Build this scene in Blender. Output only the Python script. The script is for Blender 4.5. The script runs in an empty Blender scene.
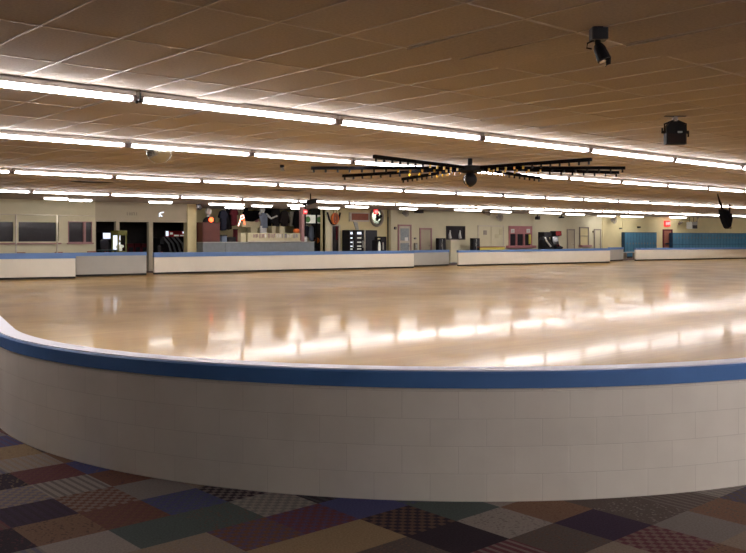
import bpy, math, random
from mathutils import Vector, Matrix
random.seed(7)
PI = math.pi
scn = bpy.context.scene
COL = scn.collection

# ------------------------------------------------------------------ frame of the place
# X runs along the rows of ceiling lights, Y across the rink towards the far wall, Z up.
F, PX, PY, EYE = 870.0, 366.0, 237.0, 1.5
YAW = math.radians(48.6)
SU, CU = math.sin(YAW), math.cos(YAW)
CEIL = 3.0

def ray(x, y):
    r = (x - PX) / F
    return Vector((SU * r + CU, -CU * r + SU, (PY - y) / F))
def wall_pt(x, y, D):                       # the point seen at (x, y) on the plane Y = D
    d = ray(x, y); t = D / d.y
    return Vector((d.x * t, D, EYE + d.z * t))
def flat_pt(x, y, z):                       # the point seen at (x, y) on the plane Z = z
    d = ray(x, y); t = (z - EYE) / d.z
    return Vector((d.x * t, d.y * t, z))
def S(x, D): return wall_pt(x, PY, D).x
def H(y, x, D): return wall_pt(x, y, D).z

# ------------------------------------------------------------------ materials
def lin(c):
    return tuple(((v / 12.92) if v <= 0.04045 else ((v + 0.055) / 1.055) ** 2.4) for v in c)
def rgb(r, g, b): return lin((r / 255, g / 255, b / 255))
def mat(name, col, rough=0.6, metal=0.0, var=0.08, scale=6.0, emit=None, strength=0.0, bump=0.0, alpha=None, spec=0.5):
    m = bpy.data.materials.new(name); m.use_nodes = True
    nt = m.node_tree; b = nt.nodes['Principled BSDF']
    b.inputs['Roughness'].default_value = rough; b.inputs['Metallic'].default_value = metal
    b.inputs['Specular IOR Level'].default_value = spec
    tc = nt.nodes.new('ShaderNodeTexCoord'); n = nt.nodes.new('ShaderNodeTexNoise')
    n.inputs['Scale'].default_value = scale; n.inputs['Detail'].default_value = 4
    nt.links.new(tc.outputs['Object'], n.inputs['Vector'])
    r = nt.nodes.new('ShaderNodeValToRGB')
    r.color_ramp.elements[0].position = 0.3; r.color_ramp.elements[1].position = 0.7
    r.color_ramp.elements[0].color = (*[max(0, v * (1 - var)) for v in col], 1)
    r.color_ramp.elements[1].color = (*[min(1, v * (1 + var)) for v in col], 1)
    nt.links.new(n.outputs['Fac'], r.inputs['Fac']); nt.links.new(r.outputs['Color'], b.inputs['Base Color'])
    if bump:
        bp = nt.nodes.new('ShaderNodeBump'); bp.inputs['Strength'].default_value = bump; bp.inputs['Distance'].default_value = 0.01
        nt.links.new(n.outputs['Fac'], bp.inputs['Height']); nt.links.new(bp.outputs['Normal'], b.inputs['Normal'])
    if emit:
        b.inputs['Emission Color'].default_value = (*emit, 1); b.inputs['Emission Strength'].default_value = strength
    return m

M = {}
M['tube'] = mat('fluorescent_tube', (0.9, 0.9, 0.9), emit=(1.0, 0.955, 0.95), strength=15.0)
M['tube_far'] = mat('lit_diffuser', (0.9, 0.9, 0.9), emit=(1.0, 0.95, 0.90), strength=6.0)
M['housing'] = mat('white_enamel', rgb(228, 224, 224), 0.45)
M['socket'] = mat('lampholder', rgb(150, 140, 145), 0.5)
M['black'] = mat('black_enamel', rgb(22, 21, 25), 0.6, spec=0.25)
M['darkblue'] = mat('navy_black', rgb(13, 13, 28), 0.45)
M['grid'] = mat('ceiling_grid_bar', rgb(182, 170, 156), 0.35)
M['cream'] = mat('cream_wall_paint', rgb(214, 206, 176), 0.7, var=0.04, scale=1.5)
M['yellowcream'] = mat('yellow_cream_wall_paint', rgb(222, 208, 160), 0.7, var=0.04, scale=1.5)
M['beige'] = mat('beige_wall_paint', rgb(186, 174, 150), 0.7, var=0.05, scale=1.5)
M['barrier'] = mat('white_barrier_paint', rgb(226, 220, 205), 0.55, var=0.03, scale=2)
M['shadedbarrier'] = mat('shaded_barrier_paint', rgb(178, 176, 168), 0.55, var=0.04, scale=2)  # white barrier with the shade on its set-back panels put into the colour
M['blue'] = mat('blue_rail_paint', rgb(98, 134, 192), 0.5, var=0.06, scale=3)
M['navy'] = mat('blue_band_paint', rgb(74, 118, 180), 0.5, var=0.07, scale=3)
M['cap'] = mat('cap_light_sheen', rgb(208, 205, 222), 0.35, var=0.03)  # sheen of the light rows on the cap put into the lavender colour
M['kick'] = mat('black_rubber_base', rgb(20, 18, 18), 0.7)
M['grey'] = mat('grey_laminate', rgb(128, 134, 138), 0.5)
M['lightgrey'] = mat('light_grey', rgb(176, 176, 172), 0.5)
M['brown'] = mat('brown_stained_wood', rgb(96, 48, 40), 0.5, var=0.15, scale=3)
M['board'] = mat('rust_brown_board', rgb(150, 92, 72), 0.7, var=0.1)
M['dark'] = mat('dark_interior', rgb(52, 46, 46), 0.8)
M['red'] = mat('red_plastic', rgb(176, 36, 40), 0.5)
M['exit'] = mat('exit_red', rgb(230, 60, 60), 0.5, emit=rgb(255, 60, 60), strength=0.45)
M['exitglow'] = mat('exit_letters', rgb(250, 220, 220), 0.5, emit=rgb(255, 205, 205), strength=0.6)
M['scanner'] = mat('matt_black', rgb(9, 8, 10), 0.9, spec=0.05)
M['neonred'] = mat('red_orange_lamp', rgb(255, 90, 50), 0.5, emit=rgb(255, 80, 40), strength=2.5)
M['neonwhite'] = mat('pink_white_neon', rgb(255, 220, 210), 0.5, emit=rgb(255, 190, 175), strength=2.0)
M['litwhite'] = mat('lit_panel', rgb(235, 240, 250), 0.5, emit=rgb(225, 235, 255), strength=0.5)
M['litdim'] = mat('dim_lit_panel', rgb(225, 225, 215), 0.5, emit=rgb(220, 220, 205), strength=0.15)
M['glass'] = mat('tinted_glass', rgb(58, 54, 58), 0.12)
M['blinds'] = mat('grey_blind_glass', rgb(150, 156, 160), 0.3, var=0.15, scale=14)
M['frame'] = mat('pale_frame', rgb(208, 198, 182), 0.5)
M['mauve'] = mat('mauve_frame_paint', rgb(166, 124, 124), 0.55)
M['pink'] = mat('dusty_pink_paint', rgb(188, 124, 126), 0.6)
M['chrome'] = mat('bare_metal', rgb(190, 190, 195), 0.25, metal=1.0)
M['mirror'] = mat('mirror_facets', rgb(168, 166, 152), 0.12, metal=0.85, scale=22, bump=1.0)
M['paper'] = mat('white_paper', rgb(232, 230, 226), 0.7)
M['yellow'] = mat('yellow_laminate', rgb(226, 212, 96), 0.5)
M['lime'] = mat('yellow_green_trim', rgb(104, 104, 40), 0.5)
M['orange'] = mat('orange_plastic', rgb(214, 108, 36), 0.5)
M['green'] = mat('green_print', rgb(90, 140, 80), 0.6)
M['locker'] = mat('blue_locker_steel', rgb(68, 122, 152), 0.4, var=0.08, scale=3)
M['locker2'] = mat('deep_blue_steel', rgb(24, 62, 92), 0.5)
M['cloth_navy'] = mat('navy_cloth', rgb(22, 24, 42), 0.9)
M['cloth_red'] = mat('maroon_cloth', rgb(92, 22, 32), 0.9)
M['cloth_dark'] = mat('charcoal_cloth', rgb(26, 22, 26), 0.9)
M['cloth_brown'] = mat('dark_brown_cloth', rgb(40, 29, 28), 0.9)
M['cloth_pale'] = mat('pale_cloth', rgb(184, 178, 160), 0.9)
M['cloth_grey'] = mat('blue_grey_cloth', rgb(112, 122, 140), 0.9)
M['skin'] = mat('white_plastic_figure', rgb(216, 216, 212), 0.5)
M['card'] = mat('cream_cardboard', rgb(206, 196, 160), 0.7)
M['bulb'] = mat('amber_bulb_glass', rgb(210, 165, 50), 0.2)
M['faint'] = mat('faded_letter_paint', rgb(158, 148, 130), 0.7)
M['lettera'] = mat('mauve_letter_paint', rgb(156, 118, 128), 0.6)
M['letterb'] = mat('pale_letter_paint', rgb(228, 224, 222), 0.6)
M['letterc'] = mat('slate_letter_paint', rgb(130, 128, 150), 0.6)
M['fan'] = mat('grey_fan_wire', rgb(150, 140, 128), 0.4, metal=0.4)

def nodes(name):
    m = bpy.data.materials.new(name); m.use_nodes = True
    nt = m.node_tree
    return m, nt, nt.nodes['Principled BSDF'], nt.nodes.new, nt.links.new

# glossy maple boards
m, nt, b, N, L = nodes('maple_boards'); M['maple'] = m
tc = N('ShaderNodeTexCoord'); br = N('ShaderNodeTexBrick')
br.inputs['Color1'].default_value = (*rgb(180, 144, 74), 1); br.inputs['Color2'].default_value = (*rgb(167, 129, 62), 1)
br.inputs['Mortar'].default_value = (*rgb(140, 92, 50), 1)
br.inputs['Scale'].default_value = 1; br.inputs['Mortar Size'].default_value = 0.0015
br.inputs['Brick Width'].default_value = 1.6; br.inputs['Row Height'].default_value = 0.07
L(tc.outputs['Object'], br.inputs['Vector'])
ns = N('ShaderNodeTexNoise'); ns.inputs['Scale'].default_value = 0.35; ns.inputs['Detail'].default_value = 3
L(tc.outputs['Object'], ns.inputs['Vector'])
mx = N('ShaderNodeMixRGB'); mx.blend_type = 'MULTIPLY'; mx.inputs['Fac'].default_value = 0.45
rp = N('ShaderNodeValToRGB'); rp.color_ramp.elements[0].position = .3; rp.color_ramp.elements[1].position = .7
rp.color_ramp.elements[0].color = (.62, .56, .5, 1); rp.color_ramp.elements[1].color = (1, 1, 1, 1)
L(ns.outputs['Fac'], rp.inputs['Fac']); L(br.outputs['Color'], mx.inputs['Color1']); L(rp.outputs['Color'], mx.inputs['Color2'])
L(mx.outputs['Color'], b.inputs['Base Color'])
b.inputs['Roughness'].default_value = 0.13
mp = N('ShaderNodeMapping'); mp.inputs['Scale'].default_value = (0.5, 1.3, 1)
L(tc.outputs['Object'], mp.inputs['Vector'])
n2 = N('ShaderNodeTexNoise'); n2.inputs['Scale'].default_value = 1.0; n2.inputs['Detail'].default_value = 3
L(mp.outputs['Vector'], n2.inputs['Vector'])
bp = N('ShaderNodeBump'); bp.inputs['Strength'].default_value = 0.03; bp.inputs['Distance'].default_value = 0.02
L(n2.outputs['Fac'], bp.inputs['Height']); L(bp.outputs['Normal'], b.inputs['Coat Normal'])
cw = N('ShaderNodeMapRange'); cw.inputs['From Min'].default_value = 0.35; cw.inputs['From Max'].default_value = 0.65
cw.inputs['To Min'].default_value = 0.26; cw.inputs['To Max'].default_value = 0.6
n3 = N('ShaderNodeTexNoise'); n3.inputs['Scale'].default_value = 0.55; n3.inputs['Detail'].default_value = 3; L(tc.outputs['Object'], n3.inputs['Vector'])
L(n3.outputs['Fac'], cw.inputs['Value']); L(cw.outputs['Result'], b.inputs['Coat Weight']); b.inputs['Specular IOR Level'].default_value = 0.05
nr = N('ShaderNodeTexNoise'); nr.inputs['Scale'].default_value = 1.3; nr.inputs['Detail'].default_value = 4
L(tc.outputs['Object'], nr.inputs['Vector'])
mr = N('ShaderNodeMapRange'); mr.inputs['To Min'].default_value = 0.068; mr.inputs['To Max'].default_value = 0.095
L(nr.outputs['Fac'], mr.inputs['Value']); L(mr.outputs['Result'], b.inputs['Coat Roughness']); b.inputs['Roughness'].default_value = 0.34

# patchwork carpet of square tiles
m, nt, b, N, L = nodes('patchwork_carpet'); M['carpet'] = m
tc = N('ShaderNodeTexCoord')
mp = N('ShaderNodeMapping'); mp.inputs['Scale'].default_value = (1 / 0.36, 1 / 0.36, 1); mp.inputs['Location'].default_value = (0.57, 0.3, 0.5)
L(tc.outputs['Object'], mp.inputs['Vector'])
fl = N('ShaderNodeVectorMath'); fl.operation = 'FLOOR'; L(mp.outputs['Vector'], fl.inputs[0])
fr = N('ShaderNodeVectorMath'); fr.operation = 'FRACTION'; L(mp.outputs['Vector'], fr.inputs[0])
wn = N('ShaderNodeTexWhiteNoise'); wn.noise_dimensions = '3D'; L(fl.outputs['Vector'], wn.inputs['Vector'])
pal = [(59, 47, 61), (100, 70, 59), (127, 111, 98), (86, 75, 70), (136, 113, 86), (70, 70, 104), (116, 107, 102), (93, 56, 61), (113, 86, 70), (50, 41, 47), (75, 82, 79), (134, 123, 116)]
def ramp(cols, src):
    r = N('ShaderNodeValToRGB'); r.color_ramp.interpolation = 'CONSTANT'
    e = r.color_ramp.elements
    while len(e) < len(cols): e.new(0.5)
    for i, c in enumerate(cols):
        e[i].position = i / len(cols); e[i].color = (*rgb(*c), 1)
    L(src, r.inputs['Fac']); return r
c1 = ramp(pal, wn.outputs['Value'])
sx = N('ShaderNodeSeparateColor'); L(wn.outputs['Color'], sx.inputs['Color'])
c2 = ramp(pal[4:] + pal[:4], sx.outputs['Green'])
ck = N('ShaderNodeTexChecker'); ck.inputs['Scale'].default_value = 10
ck.inputs['Color1'].default_value = (0, 0, 0, 1); ck.inputs['Color2'].default_value = (1, 1, 1, 1)
L(fr.outputs['Vector'], ck.inputs['Vector'])
vo = N('ShaderNodeTexVoronoi'); vo.inputs['Scale'].default_value = 14; L(fr.outputs['Vector'], vo.inputs['Vector'])
vl = N('ShaderNodeMath'); vl.operation = 'LESS_THAN'; vl.inputs[1].default_value = 0.3; L(vo.outputs['Distance'], vl.inputs[0])
wv = N('ShaderNodeTexWave'); wv.inputs['Scale'].default_value = 2.2; L(fr.outputs['Vector'], wv.inputs['Vector'])
wl = N('ShaderNodeMath'); wl.operation = 'GREATER_THAN'; wl.inputs[1].default_value = 0.62; L(wv.outputs['Fac'], wl.inputs[0])
def band(lo, hi):
    a = N('ShaderNodeMath'); a.operation = 'GREATER_THAN'; a.inputs[1].default_value = lo; L(sx.outputs['Blue'], a.inputs[0])
    c = N('ShaderNodeMath'); c.operation = 'LESS_THAN'; c.inputs[1].default_value = hi; L(sx.outputs['Blue'], c.inputs[0])
    d = N('ShaderNodeMath'); d.operation = 'MULTIPLY'; L(a.outputs[0], d.inputs[0]); L(c.outputs[0], d.inputs[1]); return d
def mul(a, bb):
    d = N('ShaderNodeMath'); d.operation = 'MULTIPLY'; L(a, d.inputs[0]); L(bb, d.inputs[1]); return d
t1 = mul(ck.outputs['Fac'], band(0.25, 0.5).outputs[0]); t2 = mul(vl.outputs[0], band(0.5, 0.78).outputs[0]); t3 = mul(wl.outputs[0], band(0.78, 1.0).outputs[0])
ad = N('ShaderNodeMath'); ad.operation = 'ADD'; L(t1.outputs[0], ad.inputs[0]); L(t2.outputs[0], ad.inputs[1])
ad2 = N('ShaderNodeMath'); ad2.operation = 'ADD'; L(ad.outputs[0], ad2.inputs[0]); L(t3.outputs[0], ad2.inputs[1])
hf = N('ShaderNodeMath'); hf.operation = 'MULTIPLY'; hf.inputs[1].default_value = 0.5; L(ad2.outputs[0], hf.inputs[0])
mx = N('ShaderNodeMixRGB'); L(hf.outputs[0], mx.inputs['Fac']); L(c1.outputs['Color'], mx.inputs['Color1']); L(c2.outputs['Color'], mx.inputs['Color2'])
fz = N('ShaderNodeTexNoise'); fz.inputs['Scale'].default_value = 90; fz.inputs['Detail'].default_value = 3; L(tc.outputs['Object'], fz.inputs['Vector'])
mz = N('ShaderNodeMixRGB'); mz.blend_type = 'SOFT_LIGHT'; mz.inputs['Fac'].default_value = 0.5
L(mx.outputs['Color'], mz.inputs['Color1']); L(fz.outputs['Fac'], mz.inputs['Color2'])
L(mz.outputs['Color'], b.inputs['Base Color']); b.inputs['Roughness'].default_value = 0.95; b.inputs['Specular IOR Level'].default_value = 0.1
bp = N('ShaderNodeBump'); bp.inputs['Strength'].default_value = 0.4; bp.inputs['Distance'].default_value = 0.006
L(fz.outputs['Fac'], bp.inputs['Height']); L(bp.outputs['Normal'], b.inputs['Normal'])

# mineral fibre ceiling panels; each panel slightly different, as fitted
GX, GY, OX, OY = 0.605, 1.2, 0.53, 0.16
m, nt, b, N, L = nodes('ceiling_panels'); M['ceiling'] = m
tc = N('ShaderNodeTexCoord'); mp = N('ShaderNodeMapping'); mp.inputs['Scale'].default_value = (1 / GX, 1 / GY, 1); mp.inputs['Location'].default_value = (-OX / GX, -OY / GY, 0)
L(tc.outputs['Object'], mp.inputs['Vector'])
fl = N('ShaderNodeVectorMath'); fl.operation = 'FLOOR'; L(mp.outputs['Vector'], fl.inputs[0])
wn = N('ShaderNodeTexWhiteNoise'); L(fl.outputs['Vector'], wn.inputs['Vector'])
rp = N('ShaderNodeValToRGB'); rp.color_ramp.elements[0].color = (*rgb(174, 163, 151), 1); rp.color_ramp.elements[1].color = (*rgb(186, 175, 162), 1)
L(wn.outputs['Value'], rp.inputs['Fac'])
ns = N('ShaderNodeTexNoise'); ns.inputs['Scale'].default_value = 45; ns.inputs['Detail'].default_value = 4; L(tc.outputs['Object'], ns.inputs['Vector'])
mx = N('ShaderNodeMixRGB'); mx.blend_type = 'OVERLAY'; mx.inputs['Fac'].default_value = 0.3
L(rp.outputs['Color'], mx.inputs['Color1']); L(ns.outputs['Fac'], mx.inputs['Color2']); L(mx.outputs['Color'], b.inputs['Base Color'])
b.inputs['Roughness'].default_value = 0.85
bp = N('ShaderNodeBump'); bp.inputs['Strength'].default_value = 0.3; bp.inputs['Distance'].default_value = 0.004
L(ns.outputs['Fac'], bp.inputs['Height']); L(bp.outputs['Normal'], b.inputs['Normal'])

# painted concrete block of the near barrier, laid in courses
m, nt, b, N, L = nodes('painted_block'); M['block'] = m
uv = N('ShaderNodeUVMap'); br = N('ShaderNodeTexBrick')
br.inputs['Color1'].default_value = (*rgb(228, 220, 208), 1); br.inputs['Color2'].default_value = (*rgb(231, 223, 211), 1)
br.inputs['Mortar'].default_value = (*rgb(212, 203, 191), 1)
br.inputs['Scale'].default_value = 1; br.inputs['Mortar Size'].default_value = 0.0025; br.inputs['Mortar Smooth'].default_value = 0.6
br.inputs['Brick Width'].default_value = 0.32; br.inputs['Row Height'].default_value = 0.156
L(uv.outputs['UV'], br.inputs['Vector'])
tc = N('ShaderNodeTexCoord'); ns = N('ShaderNodeTexNoise'); ns.inputs['Scale'].default_value = 3.2; ns.inputs['Detail'].default_value = 5
L(tc.outputs['Object'], ns.inputs['Vector'])
mx = N('ShaderNodeMixRGB'); mx.blend_type = 'MULTIPLY'; mx.inputs['Fac'].default_value = 0.7
rp = N('ShaderNodeValToRGB'); rp.color_ramp.elements[0].color = (.91, .9, .89, 1); rp.color_ramp.elements[0].position = .3; rp.color_ramp.elements[1].position = .62
L(ns.outputs['Fac'], rp.inputs['Fac']); L(br.outputs['Color'], mx.inputs['Color1']); L(rp.outputs['Color'], mx.inputs['Color2'])
L(mx.outputs['Color'], b.inputs['Base Color']); b.inputs['Roughness'].default_value = 0.55
bp = N('ShaderNodeBump'); bp.inputs['Strength'].default_value = 0.35; bp.inputs['Distance'].default_value = 0.004; bp.invert = True
L(br.outputs['Fac'], bp.inputs['Height']); L(bp.outputs['Normal'], b.inputs['Normal'])

# ------------------------------------------------------------------ mesh builder (world coordinates in, object-local out)
class MB:
    def __init__(self): self.v = []; self.f = []; self.uv = None
    def add(self, vs, fs):
        o = len(self.v); self.v += [Vector(p) for p in vs]; self.f += [tuple(i + o for i in f) for f in fs]; return self
    def box(self, x0, x1, y0, y1, z0, z1, bev=0.0):
        if x0 > x1: x0, x1 = x1, x0
        if y0 > y1: y0, y1 = y1, y0
        if z0 > z1: z0, z1 = z1, z0
        b = min(bev, (x1 - x0) / 2.2, (y1 - y0) / 2.2, (z1 - z0) / 2.2)
        if b <= 0:
            return self.add([(x0, y0, z0), (x1, y0, z0), (x1, y1, z0), (x0, y1, z0), (x0, y0, z1), (x1, y0, z1), (x1, y1, z1), (x0, y1, z1)],
                            [(0, 3, 2, 1), (4, 5, 6, 7), (0, 1, 5, 4), (1, 2, 6, 5), (2, 3, 7, 6), (3, 0, 4, 7)])
        def ring(z, d):
            return [(x0 + d + b, y0 + d, z), (x1 - d - b, y0 + d, z), (x1 - d, y0 + d + b, z), (x1 - d, y1 - d - b, z),
                    (x1 - d - b, y1 - d, z), (x0 + d + b, y1 - d, z), (x0 + d, y1 - d - b, z), (x0 + d, y0 + d + b, z)]
        d = b * 0.55
        vs = ring(z0, d * .8) + ring(z0 + b, 0) + ring(z1 - b, 0) + ring(z1, d * .8)
        fs = [tuple(range(7, -1, -1)), tuple(range(24, 32))]
        for k in range(3):
            for i in range(8): j = (i + 1) % 8; fs.append((k * 8 + i, k * 8 + j, k * 8 + 8 + j, k * 8 + 8 + i))
        return self.add(vs, fs)
    def prism(self, pts, y0, y1):               # outline of (x, z) points given depth along Y
        n = len(pts); vs = [(p[0], y0, p[1]) for p in pts] + [(p[0], y1, p[1]) for p in pts]
        a = sum(pts[i][0] * pts[(i + 1) % n][1] - pts[(i + 1) % n][0] * pts[i][1] for i in range(n))
        fr_, bk = tuple(range(n)), tuple(range(2 * n - 1, n - 1, -1))
        sd = [(i, i + n, (i + 1) % n + n, (i + 1) % n) for i in range(n)]
        fs = [fr_, bk] + sd
        if a < 0: fs = [tuple(reversed(f)) for f in fs]
        return self.add(vs, fs)
    def plan(self, pts, z0, z1):                # outline of (x, y) points given height
        n = len(pts)
        return self.add([(p[0], p[1], z0) for p in pts] + [(p[0], p[1], z1) for p in pts], [tuple(range(n - 1, -1, -1)), tuple(range(n, 2 * n))] + [(i, (i + 1) % n, (i + 1) % n + n, i + n) for i in range(n)])
    def puff(self, pts, yc, d):                 # outline with a rounded, cloth-like depth
        n = len(pts); cx = sum(p[0] for p in pts) / n; cz = sum(p[1] for p in pts) / n
        vs = []
        for k, sc in ((-1, .8), (-.6, .95), (0, 1), (.6, .95), (1, .8)):
            vs += [(cx + (p[0] - cx) * sc, yc + k * d / 2, cz + (p[1] - cz) * (0.5 + sc * .5)) for p in pts]
        fs = [tuple(range(n)), tuple(range(5 * n - 1, 4 * n - 1, -1))]
        for k in range(4): fs += [(k * n + i, (k + 1) * n + i, (k + 1) * n + (i + 1) % n, k * n + (i + 1) % n) for i in range(n)]
        return self.add(vs, fs)
    def tube(self, path, r, seg=10, cap=True):
        path = [Vector(p) for p in path]; rs = r if isinstance(r, (list, tuple)) else [r] * len(path)
        vs = []; fs = []
        for i, p in enumerate(path):
            t = (path[min(i + 1, len(path) - 1)] - path[max(i - 1, 0)]).normalized()
            a = t.cross(Vector((0, 0, 1)) if abs(t.z) < .9 else Vector((1, 0, 0))).normalized(); c = t.cross(a)
            vs += [p + (a * math.cos(2 * PI * k / seg) + c * math.sin(2 * PI * k / seg)) * rs[i] for k in range(seg)]
        for i in range(len(path) - 1):
            for k in range(seg): fs.append((i * seg + k, i * seg + (k + 1) % seg, (i + 1) * seg + (k + 1) % seg, (i + 1) * seg + k))
        if cap: fs += [tuple(range(seg - 1, -1, -1)), tuple(range((len(path) - 1) * seg, len(path) * seg))]
        return self.add(vs, fs)
    def ball(self, c, r, seg=14, rings=8, lo=-PI / 2, hi=PI / 2, sx=1, sy=1, sz=1):
        c = Vector(c); vs = []; fs = []
        for i in range(rings + 1):
            a = lo + (hi - lo) * i / rings
            vs += [c + Vector((sx * r * math.cos(a) * math.cos(2 * PI * k / seg), sy * r * math.cos(a) * math.sin(2 * PI * k / seg), sz * r * math.sin(a))) for k in range(seg)]
        for i in range(rings):
            for k in range(seg): fs.append((i * seg + k, i * seg + (k + 1) % seg, (i + 1) * seg + (k + 1) % seg, (i + 1) * seg + k))
        return self.add(vs, fs)
    def ring(self, c, R, r, seg=24, s=6, sx=1.0, sz=1.0):   # a hoop standing in the X-Z plane
        c = Vector(c); vs = []; fs = []
        for i in range(seg):
            a = 2 * PI * i / seg; d = Vector((math.cos(a) * sx, 0, math.sin(a) * sz))
            for k in range(s):
                q = 2 * PI * k / s
                vs.append(c + d * R + d.normalized() * r * math.cos(q) + Vector((0, 1, 0)) * r * math.sin(q))
        for i in range(seg):
            for k in range(s): fs.append((i * s + k, i * s + (k + 1) % s, ((i + 1) % seg) * s + (k + 1) % s, ((i + 1) % seg) * s + k))
        return self.add(vs, fs)
    def disc(self, c, R, d, seg=24, sx=1.0, sz=1.0):        # a thick disc facing -Y
        return self.prism([(c[0] + R * sx * math.cos(2 * PI * k / seg), c[2] + R * sz * math.sin(2 * PI * k / seg)) for k in range(seg)], c[1] - d / 2, c[1] + d / 2)
    def xf(self, mtx):
        self.v = [mtx @ p for p in self.v]; return self
    def build(self, name, material, parent=None, origin=None, smooth=False):
        if parent is not None:
            o_ = parent.get('_o'); o_ = Vector(o_)
        else:
            o_ = Vector(origin) if origin is not None else Vector((0, 0, 0))
        me = bpy.data.meshes.new(name); me.from_pydata([tuple(p - o_) for p in self.v], [], self.f)
        me.materials.append(material)
        if self.uv:
            l = me.uv_layers.new(name='UVMap')
            for lp in me.loops: l.data[lp.index].uv = self.uv[lp.vertex_index]
        if smooth:
            for p in me.polygons: p.use_smooth = True
        ob = bpy.data.objects.new(name, me); COL.objects.link(ob)
        if parent is not None: ob.parent = parent
        else: ob.location = o_
        ob['_o'] = tuple(o_)
        return ob

def B(*a, **k): return MB().box(*a, **k)
def tag(o, label, cat, group=None):
    o['label'] = label; o['category'] = cat
    if group: o['group'] = group
    return o
def thing(name, loc, label, cat, group=None):
    o = bpy.data.objects.new(name, None); COL.objects.link(o); o.location = loc; o['_o'] = tuple(loc)
    o.empty_display_size = 0.1
    return tag(o, label, cat, group)
def struct(name, mb, material, parent=None, smooth=False):
    o = mb.build(name, material, parent, smooth=smooth)
    if parent is None: o['kind'] = 'structure'
    return o
def kids(o): return [c for c in list(bpy.data.objects) if c.parent == o]
def dup(root, loc, label, group=None):
    r = root.copy(); COL.objects.link(r); r.location = loc; r['label'] = label
    if group: r['group'] = group
    for ch in kids(root):
        c = ch.copy(); COL.objects.link(c); c.parent = r
        for g in kids(ch):
            d = g.copy(); COL.objects.link(d); d.parent = c
    return r
def text_mesh(body, size, depth, name, material, pos, parent=None, width=None, align='CENTER'):
    cu = bpy.data.curves.new(name, 'FONT'); cu.body = body; cu.size = size; cu.extrude = depth; cu.align_x = align; cu.align_y = 'CENTER'; cu.resolution_u = 2
    t = bpy.data.objects.new(name, cu); COL.objects.link(t)
    bpy.context.view_layer.update()
    dg = bpy.context.evaluated_depsgraph_get()
    me = bpy.data.meshes.new_from_object(t.evaluated_get(dg)); bpy.data.objects.remove(t)
    w = max(v.co.x for v in me.vertices) - min(v.co.x for v in me.vertices)
    k = (width / w) if width else 1.0
    mb = MB(); mb.add([(pos[0] + v.co.x * k, pos[1] - v.co.z, pos[2] + v.co.y) for v in me.vertices], [tuple(p.vertices) for p in me.polygons])
    return mb.build(name, material, parent, origin=pos)

# ------------------------------------------------------------------ rink barrier outline
RC = Vector((6.54, 6.43)); RO = 4.22; TH = 0.15; BH = 0.735
A0, A1 = math.radians(166), math.radians(270)
def path(R, dense=48):
    p = []
    a = A0; d = Vector((-math.sin(a), math.cos(a))) * -1
    start = RC + Vector((math.cos(a), math.sin(a))) * R
    p.append(start + d * 24.0)
    for i in range(dense + 1):
        a = A0 + (A1 - A0) * i / dense
        p.append(RC + Vector((math.cos(a), math.sin(a))) * R)
    p.append(Vector((72.0, RC.y - R)))
    # subdivide the long straights
    q = [p[0]]
    for a_, b_ in zip(p, p[1:]):
        n = max(1, int((b_ - a_).length / 1.0))
        for k in range(1, n + 1): q.append(a_.lerp(b_, k / n))
    return q
po, pi_ = path(RO), path(RO - TH)
def sweep(prof):                 # prof: (offset inward, z) closed profile swept round the barrier path
    mb = MB(); mb.uv = []
    n = len(po); m_ = len(prof); ln = 0; vs = []
    for i in range(n):
        if i: ln += (po[i] - po[i - 1]).length
        inn = (pi_[i] - po[i]).normalized()
        for off, z in prof:
            q = po[i] + inn * off; vs.append((q.x, q.y, z)); mb.uv.append((ln, z))
    fs = []
    for i in range(n - 1):
        for k in range(m_): fs.append((i * m_ + k, (i + 1) * m_ + k, (i + 1) * m_ + (k + 1) % m_, i * m_ + (k + 1) % m_))
    fs += [tuple(range(m_)), tuple(range(n * m_ - 1, (n - 1) * m_ - 1, -1))]
    mb.add(vs, fs); return mb
t = thing('rink_barrier', (RC.x, RC.y - RO + TH / 2, 0), 'low curved white block wall with blue top band in the foreground', 'barrier')
sweep([(0, 0), (0, BH - .09), (TH, BH - .09), (TH, 0)]).build('block_wall', M['block'], t, smooth=False)
sweep([(-.008, BH - .092), (-.008, BH - .008), (0.0, BH), (0.02, BH), (0.02, BH - .092)]).build('blue_band', M['navy'], t)['label'] = 'blue painted band along the top'
sweep([(0.02, BH - .09), (0.02, BH + .006), (TH + .01, BH + .006), (TH + .01, BH - .09)]).build('cap_rail', M['cap'], t)['label'] = 'pale cap on top of the wall'

# ------------------------------------------------------------------ floors
YB = 35.0
struct('floor', MB().add([(-20, -12, 0), (90, -12, 0), (90, 48, 0), (-20, 48, 0)], [(0, 1, 2, 3)]), M['carpet'])
ring_ = [po[i] + (pi_[i] - po[i]).normalized() * 0.05 for i in range(len(po))]
far_line = [Vector((72.0, 30.9)), Vector((50, 31.0)), Vector((44, 31.2)), Vector((30, 31.6)), Vector((16, 33.0)), Vector((10, 33.0)), Vector((8.2, 33.0))]
poly = ring_ + far_line
mb = MB(); mb.add([(p.x, p.y, 0.004) for p in poly], [tuple(range(len(poly)))])
struct('trim_rink_floor', mb, M['maple'])
a, b_ = flat_pt(287, 305, .004), flat_pt(311, 292, .004)
w_ = Vector((b_ - a)); w_ = Vector((-w_.y, w_.x, 0)).normalized() * 0.012
struct('trim_floor_line', MB().add([a - w_ + Vector((0, 0, .002)), b_ - w_ + Vector((0, 0, .002)), b_ + w_ + Vector((0, 0, .002)), a + w_ + Vector((0, 0, .002))], [(0, 1, 2, 3)]), M['brown'])

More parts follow.
